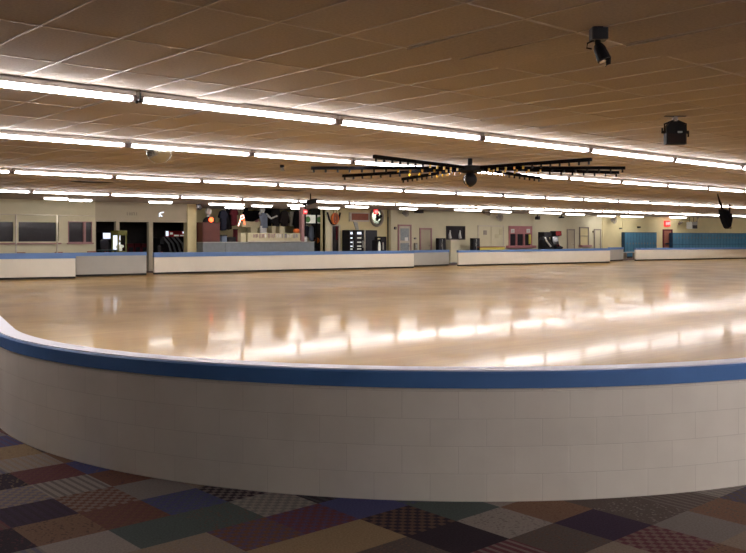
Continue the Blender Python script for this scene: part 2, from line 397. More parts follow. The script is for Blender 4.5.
# ------------------------------------------------------------------ ceiling
struct('ceiling', B(-20, 90, -12, 48, CEIL, CEIL + .1), M['ceiling'])
mb = MB()
i = math.ceil(-4 / GX)
while i * GX < 78:
    x = i * GX + OX; mb.box(x - .009, x + .009, -6, 44, CEIL - .006, CEIL + .004); i += 1
j = math.ceil(-6 / GY)
while j * GY < 44:
    y = j * GY + OY; mb.box(-6, 80, y - .008, y + .008, CEIL - .005, CEIL + .004); j += 1
struct('trim_ceiling_grid', mb, M['grid'])
# panels that sit crooked in the grid and show a dark edge
mb = MB()
for (x, y, w) in ((505, 45, 0.5), (600, 46, 0.6), (250, 96, .55), (690, 35, .6), (630, 121, .6), (500, 122, .5), (115, 110, .6), (180, 117, .6)):
    p = flat_pt(x, y, CEIL); gx = math.floor((p.x - OX) / GX) * GX + OX; gy = math.floor((p.y - OY) / GY) * GY + OY
    x0, x1, y0, y1 = gx + .02, gx + GX - .02, gy + .02, gy + GY - .02; zt = CEIL - .022
    mb.add([(x0, y0, CEIL - .002), (x1, y0, CEIL - .002), (x1, y1, zt), (x0, y1, zt), (x0, y0, CEIL + .004), (x1, y0, CEIL + .004), (x1, y1, zt + .012), (x0, y1, zt + .012)],
           [(0, 3, 2, 1), (4, 5, 6, 7), (0, 1, 5, 4), (1, 2, 6, 5), (2, 3, 7, 6), (3, 0, 4, 7)])
struct('trim_sagging_panels', mb, M['ceiling'])

# ------------------------------------------------------------------ fluorescent rows
ROWS = [  # depth, spacing, pixel of one gap, name of the row
    (8.26, 2.66, 136.0, 'nearest ceiling row'), (12.5, 2.275, 126.5, 'second ceiling row'),
    (19.3, 2.357, 201.0, 'third ceiling row'), (27.5, 2.62, 298.0, 'farthest ceiling row')]
ORD = ['first', 'second', 'third', 'fourth', 'fifth', 'sixth', 'seventh', 'eighth', 'ninth', 'tenth', 'eleventh', 'twelfth', 'thirteenth', 'fourteenth', 'fifteenth', 'sixteenth', 'seventeenth', 'eighteenth', 'nineteenth', 'twentieth', 'twenty-first', 'twenty-second', 'twenty-third']
def fixture(D, Ln, x0, label, group):
    t = thing('ceiling_strip_light', (x0 + Ln / 2, D, CEIL), label, 'ceiling light', group)
    a, b_ = x0 + .03, x0 + Ln - .03
    mb = MB()
    prof = [(-.05, CEIL - .01), (-.06, CEIL - .03), (-.06, CEIL - .066), (.06, CEIL - .066), (.06, CEIL - .03), (.05, CEIL - .01)]
    n = len(prof)
    mb.add([(a, D + p[0], p[1]) for p in prof] + [(b_, D + p[0], p[1]) for p in prof], [tuple(range(n)), tuple(range(2 * n - 1, n - 1, -1))] + [(i, n + i, n + (i + 1) % n, (i + 1) % n) for i in range(n)])
    mb.build('housing', M['housing'], t)
    for s in (-1, 1):
        MB().tube([(a + .05, D + s * .035, CEIL - .09), (b_ - .05, D + s * .035, CEIL - .09)], .021, 10).build('tube', M['tube'], t, smooth=True)['label'] = 'lit fluorescent tube'
    for x in (a + .012, b_ - .012):
        hb = MB().box(x - .022, x + .022, D - .066, D + .066, CEIL - .12, CEIL - .055, .008)
        hb.build('lampholder', M['socket'], t)
    return t
for D, Ln, gx, rn in ROWS:
    s0 = S(gx, D)
    k0 = math.floor((S(2, D) - s0) / Ln + .02); k1 = math.floor((S(744, D) - s0) / Ln)
    proto = None; nv = k1 - k0 + 1; cnt = 0
    for k in range(k0 - 1, k1 + (2 if D < 15 else 5)):
        x0 = s0 + k * Ln
        grp = 'strip lights in the ' + rn
        if k0 <= k <= k1:
            cnt += 1
            if cnt * 2 <= nv + 1: lab = 'white fluorescent strip light, %s from the left in the %s' % (ORD[cnt - 1] if cnt > 1 else 'leftmost', rn) if cnt > 1 else 'white fluorescent strip light at the left end of the ' + rn
            else:
                r_ = nv - cnt
                lab = 'white fluorescent strip light, %s from the right in the %s' % (ORD[r_], rn) if r_ else 'white fluorescent strip light at the right end of the ' + rn
        else:
            lab = 'white fluorescent strip light continuing the %s beyond the view\'s %s edge' % (rn, 'left' if k < k0 else 'right')
        if proto is None: proto = fixture(D, Ln, x0, lab, grp)
        else: dup(proto, (x0 + Ln / 2, D, CEIL), lab, grp)

# surface ceiling lights near the far wall
def wrap_light(x0, x1, y, label, zz=CEIL - .05):
    p = flat_pt((x0 + x1) / 2, y, zz); D = p.y; a, b_ = S(x0, D), S(x1, D)
    t = thing('ceiling_lamp', ((a + b_) / 2, D, CEIL), label, 'ceiling light', 'lamps along the far wall')
    B(a, b_, D - .16, D + .16, CEIL - .03, CEIL, .01).build('base_pan', M['housing'], t)
    mb = MB(); n = 8; vs = []
    for x in (a + .02, b_ - .02):
        vs += [(x, D + .15 * math.cos(PI * i / n), CEIL - .03 - .07 * math.sin(PI * i / n)) for i in range(n + 1)]
    m_ = n + 1
    mb.add(vs, [tuple(range(m_)), tuple(range(2 * m_ - 1, m_ - 1, -1))] + [(i, m_ + i, m_ + (i + 1) % m_, (i + 1) % m_) for i in range(m_)])
    mb.build('diffuser', M['tube_far'], t, smooth=False)
for x0, x1, y, lab in (
    (45, 67, 198.5, 'bright ceiling lamp above the wide dark office window'),
    (70, 83, 200.2, 'short bright ceiling lamp above the narrow office window'),
    (85, 91, 200.4, 'smallest ceiling lamp, beside the corner where the office ends'),
    (150, 171, 202.2, 'ceiling lamp over the rightmost dark arcade opening'),
    (210, 243, 204.3, 'long ceiling lamp over the hanging shirts'),
    (253, 271, 205.9, 'ceiling lamp over the white mannequin'),
    (289, 303, 205.4, 'ceiling lamp over the dark jackets next to the mauve post'),
    (320, 338, 208.0, 'ceiling lamp over the orange oval sign'),
    (347, 367, 206.8, 'broad ceiling lamp over the rust brown notice board'),
    (401, 416, 208.8, 'ceiling lamp in front of the wall fan above the glazed door'),
    (456, 480, 210.0, 'long ceiling lamp above the dark ticket window'),
    (492, 510, 211.8, 'ceiling lamp above the wall fan by the white double door'),
    (531, 560, 212.8, 'long ceiling lamp between pink window and arcade machines'),
    (567, 583, 214.4, 'ceiling lamp above the plain door past the arcade machines'),
    (599, 614, 216.0, 'ceiling lamp at the fan in the yellowish corner'),
    (622, 642, 216.6, 'ceiling lamp over the tall blue lockers'),
    (671, 685, 217.4, 'ceiling lamp just past the exit sign above the blue lockers')):
    wrap_light(x0, x1, y, lab)

for x0, x1, y, lab in ((292, 300, 208.2, 'small ceiling lamp deep behind the black jackets by the mauve post'), (226, 243, 207.6, 'added ceiling lamp hidden behind the hanging navy and maroon shirts')):  # the one behind the shirts is added to brighten the counter recess
    wrap_light(x0, x1, y, lab)
# unseen strip lights added behind the viewer to light the near barrier
pr_ = None
for D_, n_, o_s in ((-0.7, 4, 2.4), (-3.0, 6, -2.6), (-5.8, 6, -2.6)):
    for k in range(n_):
        lab = 'unseen fluorescent strip light added behind the viewer'
        if pr_ is None: pr_ = fixture(D_, 2.44, 2.2 + o_s, lab, 'added strip lights behind the viewer')
        else: dup(pr_, (2.2 + o_s + k * 2.6 + 1.22, D_, CEIL), lab, 'added strip lights behind the viewer')

# ------------------------------------------------------------------ walls
SL, S95, S187, S196, S391 = S(-60, YB), S(95.3, YB), S(187, YB), S(196, YB), S(391, YB)
S602, S622 = S(602, YB), S(622.5, YB)
DR = 39.6      # back of the deeper rooms
def zW(y, x, D=YB): return H(y, x, D)
# office wall with its windows
def wall_with_holes(name, x0, x1, D, th, holes, material, z1=CEIL):
    mb = MB(); holes = sorted(holes); cx = x0
    for a, b_, c, d in holes:
        if a > cx: mb.box(cx, a, D, D + th, 0, z1)
        if c > 0: mb.box(a, b_, D, D + th, 0, c)
        if d < z1: mb.box(a, b_, D, D + th, d, z1)
        cx = b_
    if cx < x1: mb.box(cx, x1, D, D + th, 0, z1)
    return struct(name, mb, material)
zt, zb = zW(221, 40), zW(242.8, 40)
off = [(S(-30, YB), S(14.5, YB)), (S(17, YB), S(59.5, YB)), (S(68, YB), S(92, YB))]
wall_with_holes('wall_office', SL, S95, YB, .15, [(a, b_, zb, zt) for a, b_ in off], M['cream'])
def window(name, a, b_, z0, z1, D, frame_m, glass_m, mull=(), fw=.05, sill=True):
    mb = MB()
    mb.box(a, a + fw, D - .03, D + .1, z0, z1); mb.box(b_ - fw, b_, D - .03, D + .1, z0, z1)
    mb.box(a + fw, b_ - fw, D - .03, D + .1, z1 - fw, z1); mb.box(a + fw, b_ - fw, D - .03, D + .1, z0, z0 + fw)
    o = struct(name, mb, frame_m)
    for m0, m1 in mull: struct('mullion', B(m0, m1, D - .035, D + .1, z0 + fw, z1 - fw), frame_m, o)
    struct('glass', B(a + fw, b_ - fw, D + .04, D + .055, z0 + fw, z1 - fw), glass_m, o)
    if sill: struct('sill', B(a - .05, b_ + .05, D - .08, D, z0 - .06, z0), M['mauve'], o)
    return o
window('window_1', *off[0], zb, zt, YB, M['cream'], M['glass'])
window('window_2', *off[1], zb, zt, YB, M['cream'], M['glass'], [(S(56.2, YB), S(57.3, YB))])
window('window_3', *off[2], zb, zt, YB, M['mauve'], M['glass'], [(S(83, YB), S(85.6, YB))], fw=.03)
struct('wall_arcade', MB().box(S95, S187, YB, YB + .2, zW(222, 140), CEIL)
       .box(S95, S(96, YB), YB, YB + .2, 0, zW(222, 140)).box(S(116, YB), S(119.5, YB), YB, YB + .2, 0, zW(222, 140))
       .box(S(149, YB), S(153, YB), YB, YB + .2, 0, zW(222, 140)), M['beige'])
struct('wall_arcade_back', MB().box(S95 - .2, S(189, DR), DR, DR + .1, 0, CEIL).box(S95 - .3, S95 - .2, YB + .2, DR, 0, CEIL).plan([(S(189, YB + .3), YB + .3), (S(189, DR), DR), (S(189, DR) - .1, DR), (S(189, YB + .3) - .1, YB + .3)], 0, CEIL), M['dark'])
struct('wall_pier', B(S187, S196, YB - .05, YB + .3, 0, CEIL), M['yellowcream'])
# counter recess
XV = S(326.4, YB)
struct('wall_counter_back', B(S(189, DR), S(326.4, DR), DR, DR + .1, 0, CEIL), M['yellowcream'])
struct('wall_counter_side', MB().plan([(XV, YB + .3), (XV + .15, YB + .3), (S(326.4, DR) + .15, DR), (S(326.4, DR), DR)], 0, CEIL), M['yellowcream'])
xd0, xd1, zd = S(332, YB + .3), S(338.4, YB + .3), H(226, 335, YB + .3)
struct('wall_vending', MB().box(XV, xd0, YB + .3, YB + .5, 0, CEIL).box(xd1, S391, YB + .3, YB + .5, 0, CEIL).box(xd0, xd1, YB + .3, YB + .5, zd, CEIL), M['yellowcream'])
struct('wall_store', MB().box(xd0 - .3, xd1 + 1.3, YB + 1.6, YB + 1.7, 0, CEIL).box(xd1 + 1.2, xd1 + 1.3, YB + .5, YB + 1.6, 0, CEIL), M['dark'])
# main far wall
zwt, zwb = zW(226, 456), zW(239.7, 456)
zpt, zpb = zW(226, 520), zW(247.0, 520)
wall_with_holes('wall_back', S391, S602, YB, .2, [(S(446, YB), S(465, YB), zwb, zwt), (S(508.5, YB), S(531.5, YB), zW(245.5, 520), zW(226, 520))], M['cream'])
struct('wall_corner', B(S602, S622 - .12, YB - .05, YB + .2, 0, CEIL), M['yellowcream'])
# oblique wall with the lockers
PA, PB = Vector((S622, YB, 0)), Vector((67.5, 32.4, 0)); PB = PA + (PB - PA) * 1.7
dirL = (PB - PA).normalized(); nL = Vector((dirL.y, -dirL.x, 0))   # towards the rink
def on_lock(x, y, out=0.0):               # point seen at (x, y) on the locker wall, out metres in front of it
    o = PA + nL * out; d = ray(x, y); den = d.x * nL.x + d.y * nL.y
    t = (o.x * nL.x + o.y * nL.y) / den
    return Vector((d.x * t, d.y * t, EYE + d.z * t))
def along(x, out=0.0): return (on_lock(x, PY, out) - PA).dot(dirL)
ML = Matrix.Translation(PA) @ Matrix(((dirL.x, -nL.x, 0, 0), (dirL.y, -nL.y, 0, 0), (0, 0, 1, 0), (0, 0, 0, 1)))  # local x along, y into the wall
struct('wall_right', MB().box(0, (PB - PA).length, 0, .2, 0, CEIL).xf(ML), M['yellowcream'])

# ------------------------------------------------------------------ far barriers
def seg_barrier(label, p0, p1, e0, e1, white):
    """panel between two floor points; e0, e1: (height, depth of the blue band) at its ends"""
    p0, p1 = Vector((p0.x, p0.y, 0)), Vector((p1.x, p1.y, 0)); d = (p1 - p0); ln = d.length; d.normalize(); n = Vector((d.y, -d.x, 0))
    mtx = Matrix.Translation(p0) @ Matrix(((d.x, -n.x, 0, 0), (d.y, -n.y, 0, 0), (0, 0, 1, 0), (0, 0, 0, 1)))
    t = thing('far_barrier', tuple((p0 + p1) / 2), label, 'barrier', 'barriers along the far side')
    (h0, b0), (h1, b1) = e0, e1
    MB().prism([(0, .08), (ln, .08), (ln, h1 - b1), (0, h0 - b0)], 0, .12).xf(mtx).build('panel', white, t)
    MB().prism([(-.01, h0 - b0), (ln + .01, h1 - b1), (ln + .01, h1), (-.01, h0)], -.015, .16).xf(mtx).build('top_rail', M['blue'], t)['label'] = 'blue painted top rail'
    MB().box(.0, ln, .03, .11, 0, .08).xf(mtx).build('base', M['kick'], t)['label'] = 'black recessed base'
fp = lambda x, y: flat_pt(x, y, 0)
seg_barrier('white far barrier in front of the dark office windows', fp(-25, 280.6), fp(75.5, 278.6), (.93, .2), (.93, .2), M['barrier'])
seg_barrier('shade-toned far barrier panel set back beneath the arcade openings', fp(76, 276.8), fp(146.5, 275.2), (.91, .13), (.91, .13), M['shadedbarrier'])
seg_barrier('longest white far barrier, running in front of the skate counter', fp(154.3, 274.5), fp(414, 268.0), (.88, .19), (.84, .13), M['barrier'])
seg_barrier('shade-toned angled barrier panel in front of the glazed door', fp(414.3, 266.9), fp(449, 265.6), (.83, .12), (.83, .12), M['shadedbarrier'])
seg_barrier('white far barrier in front of the pink window and arcade machines', fp(458.6, 266.2), fp(610, 262.8), (.81, .11), (.85, .13), M['barrier'])
seg_barrier('short shade-toned barrier return just before the tall blue lockers', fp(610.2, 261.3), fp(623.4, 260.6), (.86, .14), (.85, .13), M['shadedbarrier'])
seg_barrier('white far barrier at the right, in front of the blue lockers', fp(636, 260.8), fp(770, 258.2), (.81, .12), (.77, .12), M['barrier'])

# ------------------------------------------------------------------ office side
t = thing('net_frame', tuple(fp(36, 277)), 'thin white pipe frame rising in front of the office windows', 'frame')
q0, q1, q2 = wall_pt(-25, 250, 32.6), wall_pt(16, 250, 32.6), wall_pt(57, 250, 32.6); zr = H(215, 36, 32.6)
for q in (q1, q2): MB().tube([(q.x, q.y, 0), (q.x, q.y, zr)], .03, 8).build('post', M['frame'], t, smooth=True)
MB().tube([(q0.x, q0.y, zr), (S(95, 32.6), 32.6, zr)], .016, 6).build('top_bar', M['frame'], t, smooth=True)
def bench(x0, x1, D, y, label, m='board'):
    a, b_ = S(x0, D), S(x1, D); z = H(y, (x0 + x1) / 2, D)
    t = thing('bench', ((a + b_) / 2, D, 0), label, 'bench', 'benches behind the far barrier')
    B(a, b_, D + .25, D + .3, z - .3, z, .01).build('backrest', M[m], t)
    B(a, b_, D - .15, D + .25, .42, .47, .01).build('seat', M[m], t)
    for x in (a + .05, b_ - .1):
        MB().box(x, x + .05, D - .1, D - .05, 0, .42).box(x, x + .05, D + .25, D + .3, 0, z - .3).box(x, x + .05, D - .05, D + .25, .36, .42).build('leg', M['black'], t)
bench(18, 28, 33.8, 252.4, 'red-brown bench top showing under the wide office window')
bench(57.5, 65.5, 33.8, 252.0, 'red-brown bench top showing beside the second white post')
bench(90, 99, 33.8, 251.2, 'red-brown bench top showing at the corner of the office')

# arcade room
def cabinet(name, x0, x1, ytop, D, dep, label, body, screen=None, marquee=None, cat='arcade machine'):
    a, b_ = S(x0, D + dep * .7), S(x1, D); z = H(ytop, (x0 + x1) / 2, D); xc = (a + b_) / 2
    t = thing(name, (xc, D + dep / 2, 0), label, cat)
    side = lambda s: [(D + dep, 0), (D + dep, z), (D + .05, z), (D + .02, z - .28), (D + .3, z - .36), (D + .22, z * .52), (D - .08, z * .47), (D - .06, z * .42), (D + .06, z * .38), (D + .06, 0)]
    for xs in (a, b_ - .035):
        pr = side(0); n = len(pr); mb = MB()
        mb.add([(xs, p[0], p[1]) for p in pr] + [(xs + .035, p[0], p[1]) for p in pr], [tuple(range(n)), tuple(range(2 * n - 1, n - 1, -1))] + [(i, i + n, (i + 1) % n + n, (i + 1) % n) for i in range(n)])
        mb.build('side_panel', body, t)
    i0, i1 = a + .035, b_ - .035
    MB().box(i0, i1, D + .08, D + dep - .02, 0, z * .38).box(i0, i1, D + .32, D + dep - .02, z * .38, z - .01).build('body', M['black'], t)
    B(i0, i1, D + .03, D + .33, z - .28, z - .02).build('marquee', marquee or M['red'], t)
    MB().add([(i0, D + .24, z * .54), (i1, D + .24, z * .54), (i1, D + .31, z - .32), (i0, D + .31, z - .32), (i0, D + .33, z * .54), (i1, D + .33, z * .54), (i1, D + .335, z - .32), (i0, D + .335, z - .32)],
             [(0, 1, 2, 3), (7, 6, 5, 4), (0, 4, 5, 1), (1, 5, 6, 2), (2, 6, 7, 3), (3, 7, 4, 0)]).build('screen', screen or M['glass'], t)
    cp = MB().box(i0, i1, D - .05, D + .24, z * .42, z * .48, .01).build('control_panel', M['darkblue'], t)
    for f in (.3, .7):
        x = i0 + (i1 - i0) * f
        MB().tube([(x, D + .06, z * .48), (x, D + .06, z * .48 + .09)], .012, 6).ball((x, D + .06, z * .48 + .1), .025, 8, 5).build('joystick', M['red'], cp, smooth=True)
    return t
cabinet('arcade_cabinet', 98, 111.5, 232.5, 37.4, .7, 'dark arcade cabinet with a bluish lit strip inside the first opening', M['black'], M['glass'], M['litwhite'])
# glass-sided prize machine
D = 33.9; a, b_ = S(111.5, D + .6), S(126.8, D); z0, z1 = H(251, 119, D), H(230.5, 119, D)
t = thing('claw_machine', ((a + b_) / 2, D + .3, 0), 'lit glass-sided prize machine with a yellow-green hood in the first opening', 'arcade machine')
B(a, b_, D, D + .6, 0, z0, .02).build('base_cabinet', M['lime'], t)
for x in (a, b_ - .05):
    for y in (D, D + .55): B(x, x + .05, y, y + .05, z0, z1 - .2).build('corner_post', M['lime'], t)
B(a - .02, b_ + .02, D - .02, D + .62, z1 - .2, z1, .02).build('hood', M['lime'], t)
B(a + .05, b_ - .05, D + .5, D + .55, z0, z1 - .2).build('back_panel', M['litwhite'], t)
mb = MB()
for k in range(26): mb.ball((random.uniform(a + .12, b_ - .12), D + random.uniform(.12, .45), z0 + random.uniform(.04, .22)), random.uniform(.05, .09), 8, 5)
o = mb.build('plush_prizes', M['litdim'], t, smooth=True); o['kind'] = 'stuff'
xc = (a + b_) / 2
MB().tube([(xc, D + .3, z1 - .2), (xc, D + .3, z1 - .42)], .02, 8).ball((xc, D + .3, z1 - .45), .06, 10, 6).build('claw', M['chrome'], t, smooth=True)
D = 33.3; a, b_ = S(100, D), S(115, D); z = H(249.6, 107, D)
t = thing('low_table', ((a + b_) / 2, D, 0), 'low dark teal table standing in front of the prize machine', 'table')
B(a, b_, D - .25, D + .3, z - .05, z, .01).build('tabletop', mat('teal_laminate', rgb(30, 62, 70), .4), t)
for x in (a + .05, b_ - .1):
    for y in (D - .2, D + .2): B(x, x + .05, y, y + .05, 0, z - .05).build('leg', M['black'], t)
for x0, x1, lab in ((127.5, 134, 'dark arcade cabinet with maroon front beside the prize machine'), (134.5, 141, 'dark arcade cabinet with maroon front in the middle of the second opening'), (141.5, 148.5, 'dark arcade cabinet with maroon front beside the second post')):
    D = 38.0; a, b_ = S(x0, D), S(x1, D); z = H(243.5, x0 + 3, D)
    t = thing('game_console', ((a + b_) / 2, D + .3, 0), lab, 'arcade machine', 'maroon cabinets in the second opening')
    MB().prism([(a, 0), (b_, 0), (b_, z * .75), (b_ - .03, z), (a + .03, z), (a, z * .75)], D, D + .6).build('body', M['cloth_red'], t)
    MB().box(a + .06, b_ - .06, D - .02, D, z * .5, z * .85).build('screen', M['glass'], t)
# basketball style machine with a lit sign
D = 37.0; a, b_ = S(166, D), S(186, D); zs0, zs1 = H(237, 175, D), H(231, 175, D)
t = thing('hoop_game', ((a + b_) / 2, D + 1, 0), 'arcade hoop game with red and white lit sign above curved rails', 'arcade machine')
sg = B(a, b_, D, D + .12, zs0, zs1, .01).build('sign', M['red'], t)
for x0, x1, y0, y1 in ((165.8, 168.2, 231.2, 236), (182.6, 184.6, 231.5, 233.5), (174, 178.5, 234.8, 236.2), (170, 172.5, 232.5, 234.5), (180, 184, 235, 236)):
    B(S(x0, D), S(x1, D), D - .03, D, H(y1, 175, D), H(y0, 175, D)).build('sign_light', M['litwhite'] if x0 in (165.8, 182.6) else M['litdim'], sg)
for f in (.2, .42, .66, .88):
    x = a + (b_ - a) * f; zz = [(x - .35, zs0), (x - .1, zs0 - .3), (x, zs0 - .75), (x + .02, .3)]
    MB().tube([(p[0], D - .25 * i / 3 + .05, p[1]) for i, p in enumerate(zz)], .05, 8).build('curved_rail', mat('dull_steel', rgb(112, 112, 114), .4) if f == .2 else bpy.data.materials['dull_steel'], t, smooth=True)
MB().box(a, b_, D - .3, D + 1.6, 0, .75, .03).build('ball_table', M['black'], t)
B(a, b_, D + 1.5, D + 1.6, .75, zs1).build('backboard', M['dark'], t)
MB().tube([(a + 1.0, D + .1, zs1), (a + 1.0, D + .1, CEIL)], .12, 8).build('support_pole', M['dark'], t, smooth=True)
cabinet('arcade_cabinet', 154.5, 164.5, 238, 36.0, .8, 'black arcade cabinet with two small lights beside the hoop game', M['black'], M['glass'], M['black'])
D = YB - .03
for x, y in ((158.2, 248.0), ):
    pass
# white mark brightened by a glow in its material, and faded letters above the openings
D = YB - .012
def strokes(name, label, cat, lines, w, m_):
    p = [[wall_pt(x, y, D) for x, y in l] for l in lines]; mb = MB()
    for l in p:
        for q0, q1 in zip(l, l[1:]):
            d = (q1 - q0); n_ = Vector((-d.z, 0, d.x)).normalized() * w
            mb.prism([((q0 + n_).x, (q0 + n_).z), ((q0 - n_).x, (q0 - n_).z), ((q1 - n_).x, (q1 - n_).z), ((q1 + n_).x, (q1 + n_).z)], D, D + .02)
    o = mb.build(name, m_, origin=tuple(p[0][0])); return tag(o, label, cat)
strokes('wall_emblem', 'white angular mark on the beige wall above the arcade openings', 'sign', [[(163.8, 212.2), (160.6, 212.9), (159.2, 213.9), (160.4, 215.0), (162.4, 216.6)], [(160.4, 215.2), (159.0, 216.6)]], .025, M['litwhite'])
strokes('faded_lettering', 'faded grey letters on the beige wall above the middle opening', 'sign',
        [[(x, 212.4), (x + .1, 215.4)] for x in (127.4, 129.6, 131.2, 132.6, 134.4, 136.6)] + [[(129.6, 213.8), (131.2, 213.8)], [(132.6, 212.6), (134.4, 212.6)]], .022, M['faint'])

# ------------------------------------------------------------------ skate counter
D = 34.4; zc = H(241.8, 255, D)
aC, bC = S(196, YB) + .03, S(314.8, D); aM = S(225.5, D)
for x0, x1, lab in ((aC, aM, 'grey service counter section under the brown cabinet'), (aM + .02, bC, 'long grey service counter section under the cream lettered sign')):
    t = thing('service_counter', ((x0 + x1) / 2, D + .4, 0), lab, 'counter', 'grey counter sections')
    B(x0, x1, D + .04, D + .8, .08, zc - .04).build('body', M['grey'], t)
    B(x0, x1, D, D + .84, zc - .04, zc, .01).build('worktop', M['lightgrey'], t)
    B(x0, x1, D + .08, D + .76, 0, .08).build('plinth', M['kick'], t)
a, b_ = S(196, YB) + .05, S(221, D); z1 = H(222.3, 208, D)
t = thing('cabinet', ((a + b_) / 2, D + .4, zc), 'reddish brown wooden cabinet standing on the grey counter', 'cabinet')
B(a, b_, D + .1, D + .7, zc, z1 - .03).build('body', M['brown'], t)
B(a - .02, b_ + .02, D + .07, D + .73, z1 - .03, z1, .01).build('top', M['brown'], t)
B(a + .05, b_ - .05, D + .08, D + .1, zc + .06, z1 - .1, .008).build('front_panel', M['brown'], t)
# objects on and above the cabinet
p = wall_pt(208.2, 221.9, D + .4); zt_ = z1
t = thing('beacon_lamp', (p.x, D + .4, zt_), 'glowing red lamp in a dark hood on the brown cabinet', 'lamp')
mb = MB().ball((p.x, D + .32, zt_), .34, 14, 6, 0, PI / 2, 1.0, .5, .8); mb.build('hood', M['black'], t, smooth=True)
MB().ball((p.x, D + .14, zt_ + .12), .11, 12, 8).build('bulb', M['neonred'], t, smooth=True)
def dish(name, x, y, r_px, D, label, m1):
    c = wall_pt(x, y, D); k = (wall_pt(x + 1, y, D) - c).x; R = r_px * k * .85
    t = thing(name, (c.x, D, CEIL), label, 'lamp')
    mb = MB(); n = 16; vs = []; fs = []
    for j, (rr, dy) in enumerate(((R, -.1), (R * .8, 0), (R * .45, .09), (R * .12, .13))):
        vs += [(c.x + rr * math.cos(2 * PI * i / n), D + dy, c.z + rr * math.sin(2 * PI * i / n)) for i in range(n)]
    for j in range(3): fs += [(j * n + i, j * n + (i + 1) % n, (j + 1) * n + (i + 1) % n, (j + 1) * n + i) for i in range(n)]
    mb.add(vs, fs); mb.build('reflector', m1, t, smooth=True)
    MB().ball((c.x, D + .02, c.z), R * .25, 10, 6).build('bulb', M['skin'], t, smooth=True)
    MB().tube([(c.x, D + .13, c.z), (c.x, D + .16, CEIL)], .02, 6).build('hanging_rod', M['black'], t)
dish('dish_lamp', 198.3, 207, 3.2, D + .3, 'silver dish lamp hanging beside the cream pier', M['chrome'])
c = wall_pt(209, 214.5, D + .55)
t = thing('display_figure', (c.x, D + .55, zt_), 'whitish display figure standing behind the red lamp', 'figure')
MB().tube([(c.x, D + .62, zt_), (c.x, D + .62, zt_ + .25), (c.x, D + .62, c.z)], [.08, .07, .06], 10).build('stand', M['skin'], t, smooth=True)
MB().ball((c.x, D + .62, c.z + .14), .15, 12, 8, sz=1.25).build('head', M['skin'], t, smooth=True)
# lettered cream sign boxes standing on the counter
a, b_ = S(241.4, D), S(246.6, D)
tag(B(a, b_, D + .05, D + .3, zc, H(233, 245, D), .01).build('counter_box', M['card'], origin=((a + b_) / 2, D + .17, zc)), 'small cream box at the left end of the lettered sign', 'box')
a, b_ = S(249.1, D - .1), S(301.5, D - .1); z0, z1 = zc, H(233, 275, D)
t = thing('counter_sign', ((a + b_) / 2, D + .1, zc), 'long cream sign board with worn coloured lettering on the counter', 'sign')
B(a, b_, D + .0, D + .18, z0, z1, .01).build('board', M['card'], t)
B(a - .02, b_ + .02, D - .03, D, z0, z0 + .05).build('lower_ledge', M['frame'], t)
zl = H(236, 275, D); wl = (S(298, D) - S(253, D)); xl = S(253, D)
# the letters are too worn to read: short upright strokes in the colours they show
n = 16
for k in range(n):
    x = xl + wl * (k + .15) / n; w = wl / n * .62; hh = .085 + .012 * ((k * 7) % 3)
    mb = MB().box(x, x + w * .26, D - .014, D, zl - hh, zl + hh)
    if k % 3 != 1: mb.box(x + w * .74, x + w, D - .014, D, zl - hh, zl + hh)
    if k % 2: mb.box(x + w * .26, x + w * .74, D - .014, D, zl + hh * .5, zl + hh)
    if k % 4 != 2: mb.box(x + w * .26, x + w * .74, D - .014, D, zl - hh * .2, zl + hh * .2)
    mb.build('letter', M['letterb'] if k in (4, 8, 9, 12, 13) else (M['lettera'] if k < 8 else M['letterc']), t)
# mauve post and window display
DP = 34.6
struct('trim_post', B(S(301.6, DP), S(304.4, DP), DP, DP + .2, 0, CEIL), M['mauve'])
# stock behind the counter
def garment(x0, x1, y0, y1, D, m1, label, coat=False, name='hanging_shirt', cat='clothing', group='clothes hanging over the counter'):
    a, b_, z1, z0 = S(x0, D), S(x1, D), H(y0, (x0 + x1) / 2, D), H(y1, (x0 + x1) / 2, D); w = (b_ - a) * 1.25; h = z1 - z0; c = (a + b_) / 2
    t = thing(name, (c, D, z1 + .1), label, cat, group)
    sl = .34 if not coat else .75
    pts = [(c - .1 * w, z1), (c - .32 * w, z1 - .06 * h), (c - .5 * w, z1 - sl * h), (c - .36 * w, z1 - (sl + .06) * h), (c - .28 * w, z1 - .26 * h), (c - .3 * w, z0 + .03 * h), (c - .1 * w, z0), (c + .12 * w, z0 + .02 * h),
           (c + .3 * w, z0 + .03 * h), (c + .28 * w, z1 - .26 * h), (c + .36 * w, z1 - (sl + .06) * h), (c + .5 * w, z1 - sl * h), (c + .32 * w, z1 - .06 * h), (c + .1 * w, z1), (c, z1 - .05 * h)]
    MB().puff(pts, D, .2).build('fabric', m1, t, smooth=False)
    MB().tube([(c, D, z1 - .05), (c, D, min(z1 + .06, CEIL - .07)), (c + .04, D, min(z1 + .1, CEIL - .06)), (c, D, min(z1 + .16, CEIL - .05))], .012, 6).build('hanger', M['chrome'], t)
    return t
DS = 37.6
garment(219, 227, 210, 231, DS, M['cloth_navy'], 'navy shirt hanging next to the brown cabinet')
garment(226, 232, 207, 230, DS + .5, M['cloth_dark'], 'charcoal shirt hanging between the navy and the maroon shirts', True)
garment(230.5, 237.5, 208, 226, DS, M['cloth_red'], 'maroon shirt hanging next to the glowing letter')
garment(264, 272, 207, 228, DS + .7, M['cloth_dark'], 'dark shirt hanging behind the white mannequin')
garment(271.5, 280, 207, 227.5, DS, M['cloth_dark'], 'long charcoal jacket hanging nearest the white mannequin', True, 'hanging_jacket')
garment(280.4, 288.6, 210.5, 226.5, DS - .25, M['cloth_brown'], 'dark brown jacket hanging in the middle of the rack', True, 'hanging_jacket')
garment(288.5, 294.5, 211, 226.5, DS + .2, M['cloth_pale'], 'pale shirt hanging between two dark jackets')
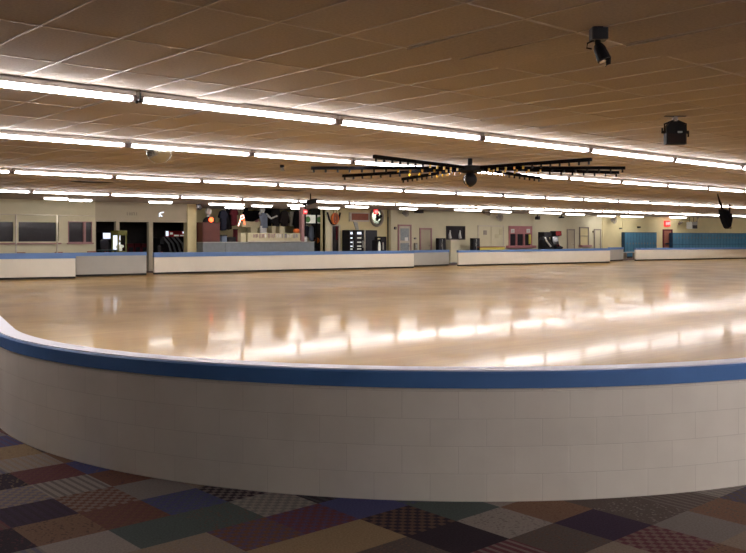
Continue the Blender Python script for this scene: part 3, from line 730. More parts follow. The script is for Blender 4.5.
garment(293.6, 300.8, 210.5, 230, DS, M['cloth_dark'], 'black jacket hanging next to the mauve post', True, 'hanging_jacket')
zr = CEIL - .02
t = thing('garment_rail', (S(258, DS), DS, CEIL), 'thin metal rail carrying the hanging clothes below the ceiling', 'rail')
MB().tube([(S(217, DS), DS, zr), (S(301, DS), DS, zr)], .01, 6).build('bar', M['chrome'], t)
for x in (220, 245, 272, 298): MB().tube([(S(x, DS), DS, zr), (S(x, DS), DS, CEIL)], .01, 6).build('drop_rod', M['chrome'], t)
# black winged shape: an inflated black bird-like decoration
D1 = 37.2; a = lambda x: S(x, D1); z = lambda y: H(y, 252, D1)
t = thing('hanging_decoration', (a(251), D1, CEIL), 'black winged decoration hanging from the ceiling above the cream boxes', 'decoration')
MB().puff([(a(243.5), z(212.5)), (a(246), z(210.4)), (a(249.5), z(211.4)), (a(255), z(210.2)), (a(259.4), z(210.6)), (a(260), z(214)), (a(258), z(218.6)), (a(255.5), z(219.4)), (a(252), z(221.6)), (a(248), z(221.2)), (a(245.5), z(217.8))], D1, .5).build('body', M['scanner'], t)
MB().tube([(a(246), D1, z(212)), (a(245.6), D1, CEIL)], .12, 8).build('neck', M['scanner'], t)
MB().ball((a(255.6), D1 - .1, z(220.6)), .1, 10, 6).build('tail_tip', M['pink'], t)
# stacked cream boxes
def carton(x0, x1, y0, y1, D, label, m1='card', dep=.4, z0=None, g='cream boxes behind the counter'):
    a, b_ = S(x0, D), S(x1, D); zz1 = H(y0, (x0 + x1) / 2, D); zz0 = H(y1, (x0 + x1) / 2, D) if z0 is None else z0
    t = thing('carton', ((a + b_) / 2, D + dep / 2, zz0), label, 'box', g)
    B(a, b_, D, D + dep, zz0, zz1 - .015, .006).build('body', M[m1], t)
    B(a - .012, b_ + .012, D - .012, D + dep + .012, zz1 - .07, zz1, .006).build('lid', M[m1], t)
    return zz0, zz1
zsh = H(243, 270, 36.6)
t = thing('back_shelf', (S(262, 36.9), 36.9, 0), 'dark shelf unit standing behind the cream lettered sign', 'shelf')
sA, sB = S(222, 36.6), S(303, 36.6)
for zz in (.1, .6, zsh - .04): B(sA, sB, 36.55, 37.2, zz, zz + .04).build('shelf_board', M['dark'], t)
for x in (sA, (sA + sB) / 2, sB - .04): B(x, x + .04, 36.56, 37.2, 0, zsh - .04).build('upright', M['dark'], t)
_, zq = carton(251, 257.5, 227, 243, 36.6, 'tall cream box under the black winged decoration', z0=zsh)
carton(246, 261, 221.8, 227, 36.6, 'wide cream box on the tall cream box under the winged decoration', z0=zq)
carton(261.5, 265.6, 228, 243, 36.7, 'narrow cream box below the mannequin', z0=zsh)
carton(272, 275.8, 226, 243, 36.7, 'narrow cream box below the charcoal jacket', z0=zsh)
carton(279.5, 285, 226.6, 243, 36.7, 'cream box below the dark brown jacket', z0=zsh)
# mannequin
D2 = 36.1; c = lambda x, y: wall_pt(x, y, D2)
t = thing('mannequin', (c(263.5, 230).x, D2, 0), 'white mannequin with raised bent arm in a grey shirt behind the sign', 'mannequin')
hd = c(262.6, 209.3)
MB().ball(hd, .13, 14, 10, sz=1.3).build('head', M['skin'], t, smooth=True)
sh = c(263.2, 214); hp = c(264, 226)
body = MB().tube([(hd.x, D2, hd.z - .1), (sh.x, D2, sh.z + .05)], .06, 8)
body.tube([(hp.x, D2, hp.z), (hp.x + .08, D2, .75), (hp.x + .08, D2, 0.0)], [.12, .09, .06], 8).tube([(hp.x - .1, D2, hp.z), (hp.x - .14, D2, .75), (hp.x - .14, D2, 0.0)], [.12, .09, .06], 8)
e1, h1 = c(269, 218.5), c(273, 216.2)
body.tube([(sh.x + .18, D2, sh.z), (e1.x, D2 - .2, e1.z), (h1.x, D2 - .3, h1.z)], [.065, .05, .035], 8).ball((h1.x, D2 - .3, h1.z), .055, 8, 6)
e2, h2 = c(258.7, 213.5), c(260.4, 210)
body.tube([(sh.x - .18, D2, sh.z), (e2.x, D2 - .1, e2.z), (h2.x, D2 - .1, h2.z)], [.065, .05, .035], 8).ball((h2.x, D2 - .1, h2.z), .055, 8, 6)
body.build('body', M['skin'], t, smooth=True)
MB().tube([(sh.x, D2, sh.z + .05), (sh.x, D2, sh.z - .08), (hp.x, D2, hp.z + .2), (hp.x, D2, hp.z - .1)], [.1, .21, .17, .2], 12).build('shirt', M['cloth_grey'], t, smooth=True)
# glowing letter
D3 = 36.2; p3 = lambda x, y: wall_pt(x, y, D3)
t = thing('neon_letter', tuple(p3(242, 228)), 'glowing red and white neon letter beside the maroon shirt', 'neon sign')
MB().tube([p3(238.3, 226), p3(240, 221), p3(241, 216), p3(243.6, 215.2), p3(244.2, 217.5), p3(241.2, 219.5)], .026, 8).build('neon_tube', M['neonwhite'], t, smooth=True)
MB().tube([p3(241.2, 219.5), p3(244, 220), p3(244.6, 224.5)], .024, 8).build('neon_tube', M['neonred'], t, smooth=True)
MB().tube([(p3(241.3, 219).x, D3 + .05, p3(241, 219).z), (p3(241.3, 219).x, D3 + .05, CEIL)], .012, 6).build('hanging_wire', M['black'], t)
# pumpkin
pz = H(233.2, 296.5, D + .5)
c = wall_pt(296.5, 231, D + .09); R = .17
t = thing('pumpkin', (c.x, D + .09, z1), 'orange pumpkin standing on the right end of the cream lettered sign', 'pumpkin')
mb = MB()
for k in range(8):
    q = 2 * PI * k / 8; mb.ball((c.x + .08 * math.cos(q), D + .09 + .05 * math.sin(q), z1 + .11), .11, 10, 6, sx=.95, sy=.6)
mb.build('rind', M['orange'], t, smooth=True)
MB().tube([(c.x, D + .09, z1 + .19), (c.x + .03, D + .09, z1 + .27)], [.025, .015], 6).build('stem', M['brown'], t)
# dark boxes on counter behind
for x0, x1, y0, lab in ((222, 227, 235, 'small grey bottle carton beside the brown cabinet'), (228.5, 236, 237, 'low dark box on the counter under the charcoal shirt'), (236.5, 237.8, 229, 'maroon box on the counter under the glowing letter')):
    a, b_ = S(x0, D + .3), S(x1, D + .3); zz = H(y0, x0 + 2, D + .3)
    t = thing('counter_carton', ((a + b_) / 2, D + .5, zc), lab, 'box')
    B(a, b_, D + .3, D + .6, zc, zz - .03, .01).build('body', M['cloth_grey'] if x0 == 222 else (M['cloth_dark'] if x0 < 230 else M['cloth_red']), t)
    B(a - .01, b_ + .01, D + .29, D + .61, zz - .05, zz, .01).build('lid', M['cloth_dark'], t)

# ------------------------------------------------------------------ display frame right of the post
DW = 36.0; X = lambda x: S(x, DW); Z = lambda y, x=315: H(y, x, DW)
t = thing('display_stand', (X(315), DW + .2, 0), 'black framed display stand with pale lit top panel beside the mauve post', 'display stand')
for x in (305, 316, 325.4): B(X(x), X(x) + .07, DW, DW + .07, 0, Z(214)).build('upright', M['black'], t)
B(X(305), X(325.4) + .07, DW, DW + .07, Z(224.5), Z(223.5)).build('crossbar', M['black'], t)
B(X(305), X(325.4) + .07, DW, DW + .07, Z(214.5), Z(213.8)).build('crossbar', M['black'], t)
for x0, x1 in ((305.4, 315.8), (317, 325)):
    pn = B(X(x0) + .07, X(x1), DW + .02, DW + .05, Z(223.3), Z(215)).build('lit_panel', M['litdim'], t)
    MB().disc((X(x0 + 2.6), DW + .012, Z(219.5)), .16, .02, 14).build('printed_mark', M['green'], pn)
for x0 in (308, 319):    # little triangular hangers on top
    MB().tube([(X(x0), DW + .03, Z(214)), (X(x0 + 2.5), DW + .03, Z(209.5)), (X(x0 + 5), DW + .03, Z(214))], .025, 6).build('hanger_triangle', M['black'], t)
B(X(317), X(325), DW + .96, DW + 1.0, 0, Z(224.5)).build('back_panel', M['card'], t)
for k, (x0, x1, y0, y1, mm, lab) in enumerate(((309.5, 313.2, 226, 241, 'cloth_grey', 'blue-grey jersey hanging in the display stand'), (313.6, 316.4, 225, 248, 'cloth_dark', 'dark jersey hanging beside the blue-grey jersey in the display stand'), (305.4, 308.6, 226, 238, 'cloth_navy', 'navy jersey hanging next to the mauve post'))):
    garment(x0, x1, y0, y1, DW + .45 + .14 * k, M[mm], lab, True, 'hanging_jersey', group='jerseys in the display stand')
c = wall_pt(306.5, 238, D + .3)
t = thing('jar', (c.x, D + .4, zc), 'pale jar on the counter beside the mauve post', 'jar')
MB().tube([(c.x, D + .4, zc), (c.x, D + .4, zc + .2)], .1, 12).build('body', M['skin'], t)
MB().tube([(c.x, D + .4, zc + .2), (c.x, D + .4, zc + .25)], .085, 12).build('lid', M['lightgrey'], t)
t = thing('plush_toy', (X(319.5), DW + .12, 0), 'brown and orange stuffed toy leaning inside the display stand', 'toy')
MB().ball((X(319.5), DW + .2, .55), .2, 12, 8, sy=.45, sz=2.4).build('body', M['cloth_brown'], t, smooth=True)
MB().ball((X(319.6), DW + .2, Z(240.5)), .15, 12, 8, sy=.6).build('head', M['orange'], t, smooth=True)
# cream door piece, orange oval sign, narrow doorway
DO = 40.6
struct('wall_column', B(S(326.4, YB + .2), S(330.4, YB + .2), YB + .2, YB + .3, 0, CEIL), M['cream'])
DO = YB + .3
XO = lambda x: S(x, DO)
o = struct('door_1', MB().box(xd0 - .08, xd0, DO - .04, DO + .2, 0, zd).box(xd1, xd1 + .1, DO - .04, DO + .2, 0, zd).box(xd0 - .08, xd1 + .1, DO - .04, DO + .2, zd, zd + .07), M['frame'])
struct('upper_glass', B(xd0, XO(337), DO + .1, DO + .14, H(240, 335, DO), zd), M['glass'], o)
struct('lower_panel', B(xd0, xd1, DO + .1, DO + .14, 0, H(240, 335, DO)), M['dark'], o)
struct('dark_jamb', B(XO(337), xd1, DO + .06, DO + .16, H(240, 335, DO), zd), M['cloth_red'], o)
D4 = 35.05; c = wall_pt(335, 218.6, D4); k = (S(336, D4) - S(335, D4))
t = thing('oval_sign', (c.x, D4, CEIL), 'orange oval sign with dark swag hanging above the narrow doorway', 'sign')
MB().disc(c, 1, .08, 28, sx=3.6 * k, sz=(H(212.8, 335, D4) - H(224.4, 335, D4)) / 2).build('board', M['orange'], t)
MB().ring((c.x, c.y - .05, c.z + .02), 1, .035, 24, 6, sx=1.6 * k, sz=.24).build('emblem', M['board'], t)
MB().ring((c.x, c.y - .05, c.z + .02), 1, .03, 20, 6, sx=.7 * k, sz=.12).build('emblem', M['board'], t)
zz = lambda y: H(y, 335, D4 + .1)
MB().tube([(S(328.6, D4), D4 + .1, zz(212.5)), (S(330.4, D4), D4 + .1, zz(219.5)), (S(332.8, D4), D4 + .1, zz(223.6)), (S(335, D4), D4 + .1, zz(224.6)), (S(337.5, D4), D4 + .1, zz(223.6)), (S(340, D4), D4 + .1, zz(219.5)), (S(341.4, D4), D4 + .1, zz(212.5))], .05, 8).build('swag', M['cloth_dark'], t, smooth=True)
for x in (333.5, 336.5): MB().tube([(S(x, D4), D4, zz(213.4)), (S(x, D4), D4, CEIL)], .012, 6).build('hanging_wire', M['black'], t)
# notice board
DN = YB + .24; x0, x1 = S(349.3, DN), S(368.6, DN); z0, z1_ = H(221.6, 358, DN), H(212.6, 358, DN)
t = thing('notice_board', ((x0 + x1) / 2, DN, z0), 'rust brown notice board in a pale frame on the wall', 'notice board')
B(S(351, DN), S(368, DN), DN - .03, DN + .05, z0 + .08, z1_ - .05).build('panel', M['board'], t)
MB().box(x0, S(351, DN), DN - .06, DN + .05, z0, z1_).box(S(368, DN), x1, DN - .06, DN + .05, z0, z1_).box(S(351, DN), S(368, DN), DN - .06, DN + .05, z0, z0 + .08).box(S(351, DN), S(368, DN), DN - .06, DN + .05, z1_ - .05, z1_).build('frame', M['frame'], t)
# round wall mirror with dark rim
c = wall_pt(376.2, 216.8, DN); k = S(377.2, DN) - S(376.2, DN); hz = (H(208, 376, DN) - H(225.6, 376, DN)) / 2
t = thing('wall_mirror', (c.x, DN, c.z - hz), 'large round grey rimmed mirror on the wall behind a red exit sign', 'mirror')
MB().disc((c.x, DN + .02, c.z), 1, .08, 28, sx=5.0 * k, sz=hz * .92).build('glass', mat('green_tint_mirror', rgb(150, 160, 142), .15, metal=.8), t)
MB().ring((c.x, DN - .05, c.z), 1, .075, 28, 8, sx=5.9 * k, sz=hz).build('rim', M['fan'], t, smooth=True)
MB().tube([(c.x + .1, DN - .06, c.z + .2), (c.x + .05, DN - .06, c.z - .15), (c.x + .35, DN - .06, c.z + .05)], .07, 6).build('centre_mark', M['cloth_dark'], t)
# exit signs
def exit_sign(x, y, w, h, D, label, drop=True):
    c = wall_pt(x, y, D); k = S(x + 1, D) - S(x, D); W_ = w * k; Hh = H(y - h / 2, x, D) - H(y + h / 2, x, D)
    t = thing('exit_sign', (c.x, D, CEIL if drop else c.z), label, 'sign', 'red exit signs')
    B(c.x - W_ / 2, c.x + W_ / 2, D - .04, D + .04, c.z - Hh / 2, c.z + Hh / 2, .008).build('box', M['exit'], t)
    text_mesh('EXIT', Hh * .6, .005, 'lettering', M['exitglow'], (c.x, D - .045, c.z), t, width=W_ * .8)
    if drop: MB().tube([(c.x, D, c.z + Hh / 2), (c.x, D, CEIL)], .02, 6).build('stem', M['black'], t)
exit_sign(305.2, 211.9, 3.2, 4.4, 34.3, 'red exit sign hanging beside the mauve post')
exit_sign(375.8, 211.8, 3.8, 4.6, 34.2, 'red exit sign hanging in front of the round mirror')
# vending machines
def vending(x0, x1, ytop, D, label, lit):
    a, b_ = S(x0, D + (.5 if lit else 0)), S(x1, D); z = H(ytop, (x0 + x1) / 2, D); w = b_ - a
    t = thing('vending_machine', ((a + b_) / 2, D + .4, 0), label, 'vending machine', 'vending machines')
    B(a, b_, D, D + .6, .06, z, .02).build('cabinet', M['black'], t)
    B(a + .04, b_ - .04, D + .04, D + .56, 0, .06).build('feet', M['kick'], t)
    wn_ = B(a + w * .1, a + w * .78, D - .015, D, z * .42, z * .95).build('window', M['glass'], t)
    for i, f in enumerate((.88, .76, .64, .53, .45)):
        B(a + w * (.2 if lit else .3), a + w * .7, D - .03, D - .012, z * f, z * f + (.12 if i == 0 else .06)).build('lit_shelf', M['litwhite'] if (lit and i < 4) or i == 0 else M['litdim'], wn_)
    B(a + w * .84, a + w * .95, D - .03, D, z * .5, z * .7).build('coin_panel', M['lightgrey'], t)
    B(a + w * .12, a + w * .76, D - .02, D, z * .16, z * .28).build('delivery_flap', M['dark'], t)
vending(343.2, 353.4, 230, 34.6, 'black vending machine with brightest lit shelves', True)
vending(353.9, 364, 230, 34.6, 'black vending machine with dimly lit shelves, between two dark machines', False)
DV = 34.6; a, b_ = S(364.4, DV), S(377.4, DV); z = H(230.2, 370, DV)
t = thing('soda_machine', ((a + b_) / 2, DV + .4, 0), 'tall navy black cabinet with a pale edge strip beside the vending machines', 'vending machine')
B(a + .06, b_, DV, DV + .6, .05, z, .02).build('cabinet', M['darkblue'], t)
B(a, a + .06, DV - .02, DV + .6, .05, z).build('edge_strip', M['frame'], t)
B(a + .08, b_ - .03, DV + .05, DV + .55, 0, .05).build('feet', M['kick'], t)
DV = 33.3; a, b_ = S(371.5, DV + .5), S(387, DV); z = H(236.6, 380, DV); w = b_ - a
t = thing('kiddie_ride', ((a + b_) / 2, DV + .4, 0), 'low black machine with a pale rounded front window', 'arcade machine')
B(a + w * .3, b_, DV, DV + .5, 0, z, .03).build('cabinet', M['black'], t)
B(a, a + w * .34, DV + .05, DV + .5, 0, z * .88, .05).build('side_housing', M['black'], t)
MB().disc((a + w * .2, DV + .04, z * .62), 1, .06, 20, sx=w * .12, sz=.33).build('window', M['litdim'], t)
B(a + w * .05, a + w * .33, DV + .03, DV + .06, z * .9, z * .95).build('light_strip', M['card'], t)
B(a + w * .5, a + w * .62, DV - .02, DV, z * .55, z * .8).build('coin_panel', M['lightgrey'], t)
p = wall_pt(356, 225, YB + .26)
t = thing('hanging_poster', tuple(p), 'pale leaning sheet of paper above the vending machines', 'poster')
a = S(353.7, YB + .26); b_ = S(358.8, YB + .26)
MB().prism([(a, H(221.8, 356, YB + .26)), (S(357.6, YB + .26), H(222.4, 356, YB + .26)), (b_, H(229.6, 356, YB + .26)), (S(356.2, YB + .26), H(230, 356, YB + .26))], YB + .26, YB + .3).build('sheet', M['lightgrey'], t)

# ------------------------------------------------------------------ far wall furniture
def Xb(x): return S(x, YB)
def wz(y, x): return H(y, x, YB)
def wall_fan(x, y, r, D, label, ex=.85, lock=False):
    c = wall_pt(x, y, D) if not lock else on_lock(x, y, .25); k = S(x + 1, D) - S(x, D)
    zz = H(y - 1, x, D) - c.z; R = r * zz
    t = thing('wall_fan', (c.x, c.y + .25, c.z), label, 'fan', 'grey wall fans')
    cage = MB()
    for rr in (1, .75, .5, .25): cage.ring((c.x, c.y, c.z), R * rr, .012, 20, 5)
    for q in range(12): cage.tube([(c.x, c.y - .02, c.z), (c.x + R * math.cos(q * PI / 6), c.y, c.z + R * math.sin(q * PI / 6))], .008, 4)
    cage.build('cage', M['fan'], t)
    for q in range(4):
        a = q * PI / 2 + .4; d = Vector((math.cos(a), 0, math.sin(a))); n_ = Vector((-math.sin(a), 0, math.cos(a)))
        o_ = Vector((c.x, c.y + .06, c.z)); p_ = [o_ + d * R * .15 + n_ * .04, o_ + d * R * .9 + n_ * R * .3, o_ + d * R * .9 - n_ * R * .22, o_ + d * R * .15 - n_ * .04]
        MB().add([v + Vector((0, -.006, 0)) for v in p_] + [v + Vector((0, .03 if i < 2 else .006, 0)) for i, v in enumerate(p_)],
                 [(0, 1, 2, 3), (7, 6, 5, 4), (0, 4, 5, 1), (1, 5, 6, 2), (2, 6, 7, 3), (3, 7, 4, 0)]).build('blade', M['lightgrey'], t)
    MB().tube([(c.x, c.y + .04, c.z), (c.x, c.y + .16, c.z)], .09, 10).tube([(c.x, c.y + .16, c.z), (c.x, c.y + .3, c.z)], .04, 8).build('motor', M['socket'], t)
def door(n, x0, x1, yt, fm, pm, glass=None, D=YB):
    a, b_ = S(x0, D), S(x1, D); z1 = H(yt, (x0 + x1) / 2, D); fw = .09
    o = struct('door_%d' % n, MB().box(a, a + fw, D - .05, D + .02, 0, z1).box(b_ - fw, b_, D - .05, D + .02, 0, z1).box(a + fw, b_ - fw, D - .05, D + .02, z1 - fw, z1), fm)
    lf = struct('leaf', B(a + fw, b_ - fw, D - .025, D + .01, .01, z1 - fw), pm, o)
    if glass:
        w = b_ - a - 2 * fw
        struct('upper_glass', B(a + fw + .1, b_ - fw - .1, D - .035, D - .02, H(240.5, (x0 + x1) / 2, D), z1 - fw - .12), glass, o)
        struct('lower_glass', B(a + fw + .1, b_ - fw - .1, D - .035, D - .02, .15, H(243, (x0 + x1) / 2, D)), glass, o)
    MB().tube([(b_ - fw - .1, D - .025, 1.0), (b_ - fw - .1, D - .09, 1.0), (b_ - fw - .22, D - .09, 1.0)], .015, 6).build('handle', M['chrome'], o)
    return o
door(2, 397.6, 411, 224.6, M['mauve'], M['frame'], M['blinds'])
tag(B(Xb(404.2), Xb(407.4), YB - .045, YB - .036, wz(241, 405), wz(237.4, 405)).build('paper_notice', M['paper'], origin=(Xb(406), YB - .04, wz(241, 405))), 'white paper notice stuck on the glazed door', 'notice')
door(3, 419.4, 431.4, 228, M['mauve'], M['beige'])
def wallbox(name, x0, x1, y0, y1, label, cat, m1, dep=.08, inner=None):
    a, b_, z0, z1 = Xb(x0), Xb(x1), wz(y1, x0), wz(y0, x0)
    t = thing(name, ((a + b_) / 2, YB, z0), label, cat)
    B(a, b_, YB - dep, YB, z0, z1, .01).build('case', m1, t)
    if inner: B(a + (b_ - a) * .2, b_ - (b_ - a) * .2, YB - dep - .012, YB - dep, z0 + (z1 - z0) * .25, z1 - (z1 - z0) * .2).build('face', inner, t)
wallbox('thermostat_switch', 393.8, 396, 226.8, 229.4, 'small black box on the wall beside the glazed door', 'switch', M['black'], .06, M['socket'])
wallbox('wall_switch', 413.8, 416, 237.6, 239.2, 'small dark switch plate between the two doors', 'switch', M['dark'], .04, M['socket'])
wallbox('wall_phone', 413.6, 416.4, 243, 250, 'grey wall telephone panel between the two doors', 'telephone', M['fan'], .1, M['lightgrey'])
wall_fan(406.3, 213, 3.6, YB - .35, 'grey wall fan above the glazed door')
def speaker(x0, x1, y0, y1, D, label):
    a, b_, z0, z1 = S(x0, D), S(x1, D), H(y1, x0, D), H(y0, x0, D); c = (a + b_) / 2
    t = thing('ceiling_speaker', (c, D, CEIL), label, 'speaker')
    B(a, b_, D - .12, D + .12, z0, z1, .02).build('case', M['black'], t)
    B(a + .04, b_ - .04, D - .135, D - .12, z0 + .03, z1 - .03).build('grille', M['dark'], t)
    MB().tube([(c, D, z1), (c, D, CEIL)], .03, 8).build('bracket', M['black'], t)
speaker(415.3, 422.4, 209, 213, YB - .5, 'black speaker hung from the ceiling beside a wall fan')
# ticket window
o = window('window_4', Xb(446), Xb(465), zwb, zwt, YB, M['dark'], M['glass'], fw=.08, sill=False)
for x, y0, lab in ((450.2, 235.2, 'white cone shaped ornament in the left corner of the ticket window'), (460.2, 235.4, 'white cone shaped ornament in the right corner of the ticket window')):
    a = Xb(x); z0 = zwb + .08
    t = thing('window_ornament', (a, YB + .02, z0), lab, 'ornament', 'white ornaments in the ticket window')
    MB().tube([(a, YB + .01, z0), (a - .03, YB + .01, z0 + .2), (a, YB + .01, z0 + .38)], [.1, .08, .03], 10).build('body', M['paper'], t, smooth=True)
    MB().ball((a, YB + .01, z0 + .42), .05, 8, 6).build('tip', M['paper'], t, smooth=True)
# white panel closing the gap
D5 = 34.0; a, b_ = S(446.8, D5 + .3), S(458.5, D5); z1 = H(240, 452, D5)
t = thing('ticket_desk', ((a + b_) / 2, D5 + .2, 0), 'pale cream desk standing in the barrier gap below the ticket window', 'desk')
B(a, b_, D5, D5 + .4, .06, z1 - .04).build('body', M['cream'], t); B(a - .03, b_ + .03, D5 - .03, D5 + .43, z1 - .04, z1, .01).build('top', M['frame'], t); B(a + .03, b_ - .03, D5 + .03, D5 + .38, 0, .06).build('plinth', M['lightgrey'], t)
def emblem_box(x0, x1, y0, D, label):
    a, b_ = S(x0, D + .25), S(x1, D); z1 = H(y0, x0, D); w = b_ - a
    t = thing('floor_speaker', ((a + b_) / 2, D + .3, 0), label, 'speaker', 'black cabinets along the far wall')
    B(a, b_, D, D + .25, .04, z1, .02).build('cabinet', M['black'], t)
    B(a + .04, b_ - .04, D - .015, D, .1, z1 - .06).build('front_panel', M['darkblue'], t)
    B(a + .05, b_ - .05, D + .03, D + .22, 0, .04).build('feet', M['kick'], t)
    zz = z1 - .42
    em = MB()
    for k in range(5): em.tube([(a + w * .36 + .05 * math.sin(k * 2), D - .02, zz + .13 * k - .3), (a + w * .52 - .03 * k % .05, D - .02, zz + .13 * k - .2), (a + w * .42, D - .02, zz + .13 * k - .16)], .022, 6)
    em.build('emblem', M['lightgrey'], t)
emblem_box(435.6, 446, 238.2, 34.2, 'black cabinet with white mark beside the plain beige door')
emblem_box(469.8, 480, 238.2, 34.2, 'black cabinet with white mark beside the yellow table')
# white double door
a, b_ = Xb(477.6), Xb(503.6); z1 = wz(225.4, 490)
o = struct('door_4', MB().box(a, a + .07, YB - .04, YB + .01, 0, z1).box(b_ - .07, b_, YB - .04, YB + .01, 0, z1).box(a, b_, YB - .04, YB + .01, z1 - .07, z1), M['frame'])
mid = (a + b_) / 2
struct('leaf', B(a + .07, mid - .01, YB - .02, YB + .01, .01, z1 - .07), M['cream'], o); struct('leaf', B(mid + .01, b_ - .07, YB - .02, YB + .01, .01, z1 - .07), M['cream'], o)
for x, y, w, h, mm, lab in ((484.8, 232.6, 3.4, 4.4, 'fan', 'grey printed notice on the white double door'), (496.5, 236.2, 3.6, 4, 'card', 'cream paper notice low on the white double door'), (500.4, 232, 2.6, 6, 'card', 'tall cream notice near the edge of the white double door')):
    t = tag(B(Xb(x - w / 2), Xb(x + w / 2), YB - .03, YB - .02, wz(y + h / 2, x), wz(y - h / 2, x)).build('door_notice', M[mm], origin=(Xb(x), YB - .025, wz(y + h / 2, x))), lab, 'notice')
D6 = 33.9; a, b_ = S(480.3, D6), S(505, D6); z1 = H(246.6, 492, D6)
t = thing('yellow_table', ((a + b_) / 2, D6 + .35, 0), 'long table with yellow front below the white double door', 'table')
B(a, b_, D6, D6 + .7, z1 - .05, z1, .01).build('tabletop', M['board'], t); B(a, b_, D6 + .02, D6 + .05, z1 - .4, z1 - .05).build('apron', M['yellow'], t)
for x in (a + .03, b_ - .09):
    for y in (D6 + .06, D6 + .6): B(x, x + .06, y, y + .06, 0, z1 - .05).build('leg', M['black'], t)
# pink ticket booth window
a, b_ = Xb(508.5), Xb(531.5); zt_, zb_, zm = wz(226, 520), wz(245.5, 520), wz(234, 520)
o = struct('window_5', MB().box(a, a + .1, YB - .06, YB + .1, zb_, zt_).box(b_ - .1, b_, YB - .06, YB + .1, zb_, zt_).box(a + .1, b_ - .1, YB - .05, YB + .1, zm, zt_), M['pink'])
for f in (.33, .66): struct('mullion', B(a + (b_ - a) * f - .05, a + (b_ - a) * f + .05, YB - .06, YB + .1, zb_, zm), M['pink'], o)
struct('glass', B(a + .1, b_ - .1, YB + .04, YB + .06, zb_, zm), M['glass'], o)
struct('sill', B(a - .25, b_ + .1, YB - .3, YB, zb_ - .16, zb_, .01), M['pink'], o)
for x, lab in ((512, 'white price notice at the left of the pink window band'), (527.6, 'white price notice at the right of the pink window band')):
    p = thing('price_notice', (Xb(x), YB - .05, wz(232.6, x)), lab, 'notice', 'notices on the pink window')
    B(Xb(x - 1.7), Xb(x + 1.7), YB - .065, YB - .05, wz(232.8, x), wz(229, x)).build('sheet', M['paper'], p)
    mb = MB()
    for k in range(3): mb.box(Xb(x - 1.2), Xb(x + 1.2 - .5 * (k % 2)), YB - .07, YB - .065, wz(230.6 + k * .8, x), wz(230.3 + k * .8, x))
    mb.build('print', M['fan'], p)
tag(B(Xb(528.2), Xb(530.4), YB - .055, YB - .035, wz(244, 529), wz(234.5, 529)).build('window_poster', M['yellow'], origin=(Xb(529.3), YB - .04, wz(244, 529))), 'narrow yellow poster in the pink framed window', 'poster')
wall_fan(500.4, 217, 4.2, YB - .35, 'grey wall fan above the white double door')
def security_cam(x, y, D, label):
    c = wall_pt(x, y, D)
    t = thing('security_camera', (c.x, D, CEIL), label, 'camera')
    MB().tube([(c.x - .2, D, c.z + .05), (c.x + .18, D - .1, c.z - .05)], [.09, .11], 10).build('body', M['fan'], t)
    MB().tube([(c.x + .18, D - .1, c.z - .05), (c.x + .24, D - .115, c.z - .065)], .08, 10).build('lens', M['black'], t)
    MB().tube([(c.x, D, c.z), (c.x, D, CEIL)], .025, 6).build('mount', M['fan'], t)
security_cam(485.6, 213, YB - .6, 'grey camera on the ceiling above the white double door')
speaker(536.2, 538.8, 216.2, 219.6, YB - .3, 'small dark speaker on the wall between pink window and arcade machines')
speaker(560, 563, 216.6, 218, YB - .5, 'tiny dark speaker above the red topped arcade machine')
# two arcade machines
cabinet('arcade_cabinet', 540, 552, 232.0, 33.0, .5, 'dark arcade machine with white striped art next to the red topped one', M['black'], M['glass'], M['darkblue'])
p = lambda x, y: wall_pt(x, y, 32.9)
tt = thing('steering_seat', (S(545, 32.4), 32.4, 0), 'rounded black racing game seat with white stripes', 'seat')
MB().puff([(S(540, 32.4), .3), (S(539.6, 32.4), H(240, 545, 32.4)), (S(541.5, 32.4), H(236.5, 545, 32.4)), (S(544, 32.4), H(236, 545, 32.4)), (S(546, 32.4), H(240, 545, 32.4)), (S(550, 32.4), H(246, 545, 32.4)), (S(550.5, 32.4), .3)], 32.3, .5).build('shell', M['black'], tt)
MB().tube([(S(545.2, 32), 32.0, H(237.5, 545, 32.)), (S(547.2, 32), 32.0, H(242, 545, 32)), (S(551, 32), 32.02, H(246.5, 545, 32))], .05, 6).build('stripe', M['paper'], tt)
B(S(541, 32.3), S(550, 32.3), 32.1, 32.6, 0, .32).build('base', M['kick'], tt)
cabinet('arcade_cabinet', 552, 562, 231.0, 33.0, .45, 'black arcade machine with a bright red top sign', M['black'], M['glass'], M['red'])
door(5, 566.8, 574.4, 229, M['fan'], M['beige'])
a, b_ = Xb(579), Xb(588.4); z1 = wz(227, 584)
t = thing('display_case', ((a + b_) / 2, YB, wz(247, 584)), 'tall shallow wall case with a mauve base ledge', 'display case')
MB().box(a, a + .09, YB - .06, YB, wz(245, 584), z1).box(b_ - .09, b_, YB - .06, YB, wz(245, 584), z1).box(a, b_, YB - .06, YB, z1 - .09, z1).box(a + .09, b_ - .09, YB - .04, YB, wz(236.3, 584), wz(235.7, 584)).build('frame', M['fan'], t)
B(a + .09, b_ - .09, YB - .015, YB, wz(245, 584), z1 - .09).build('back', M['yellowcream'], t)
B(a - .05, b_ + .05, YB - .25, YB, wz(247, 584), wz(245, 584)).build('ledge', M['mauve'], t)
door(6, 593.8, 600.4, 229, M['fan'], M['cream'])
tag(B(Xb(592.4), Xb(594), YB - .1, YB, wz(232.6, 593), wz(230.8, 593)).build('door_alarm', M['fan'], origin=(Xb(593.2), YB - .05, wz(232.6, 593))), 'small grey box mounted beside the far cream door', 'alarm')
wall_fan(614.4, 219.6, 4.2, YB - .4, 'grey wall fan in the yellowish corner by the lockers')
tag(B(S(619, YB - .05), S(621.2, YB - .05), YB - .12, YB - .05, wz(229, 620), wz(227.8, 620)).build('corner_switch', M['dark'], origin=(S(620, YB), YB - .08, wz(229, 620))), 'small dark box on the yellowish corner wall', 'switch')

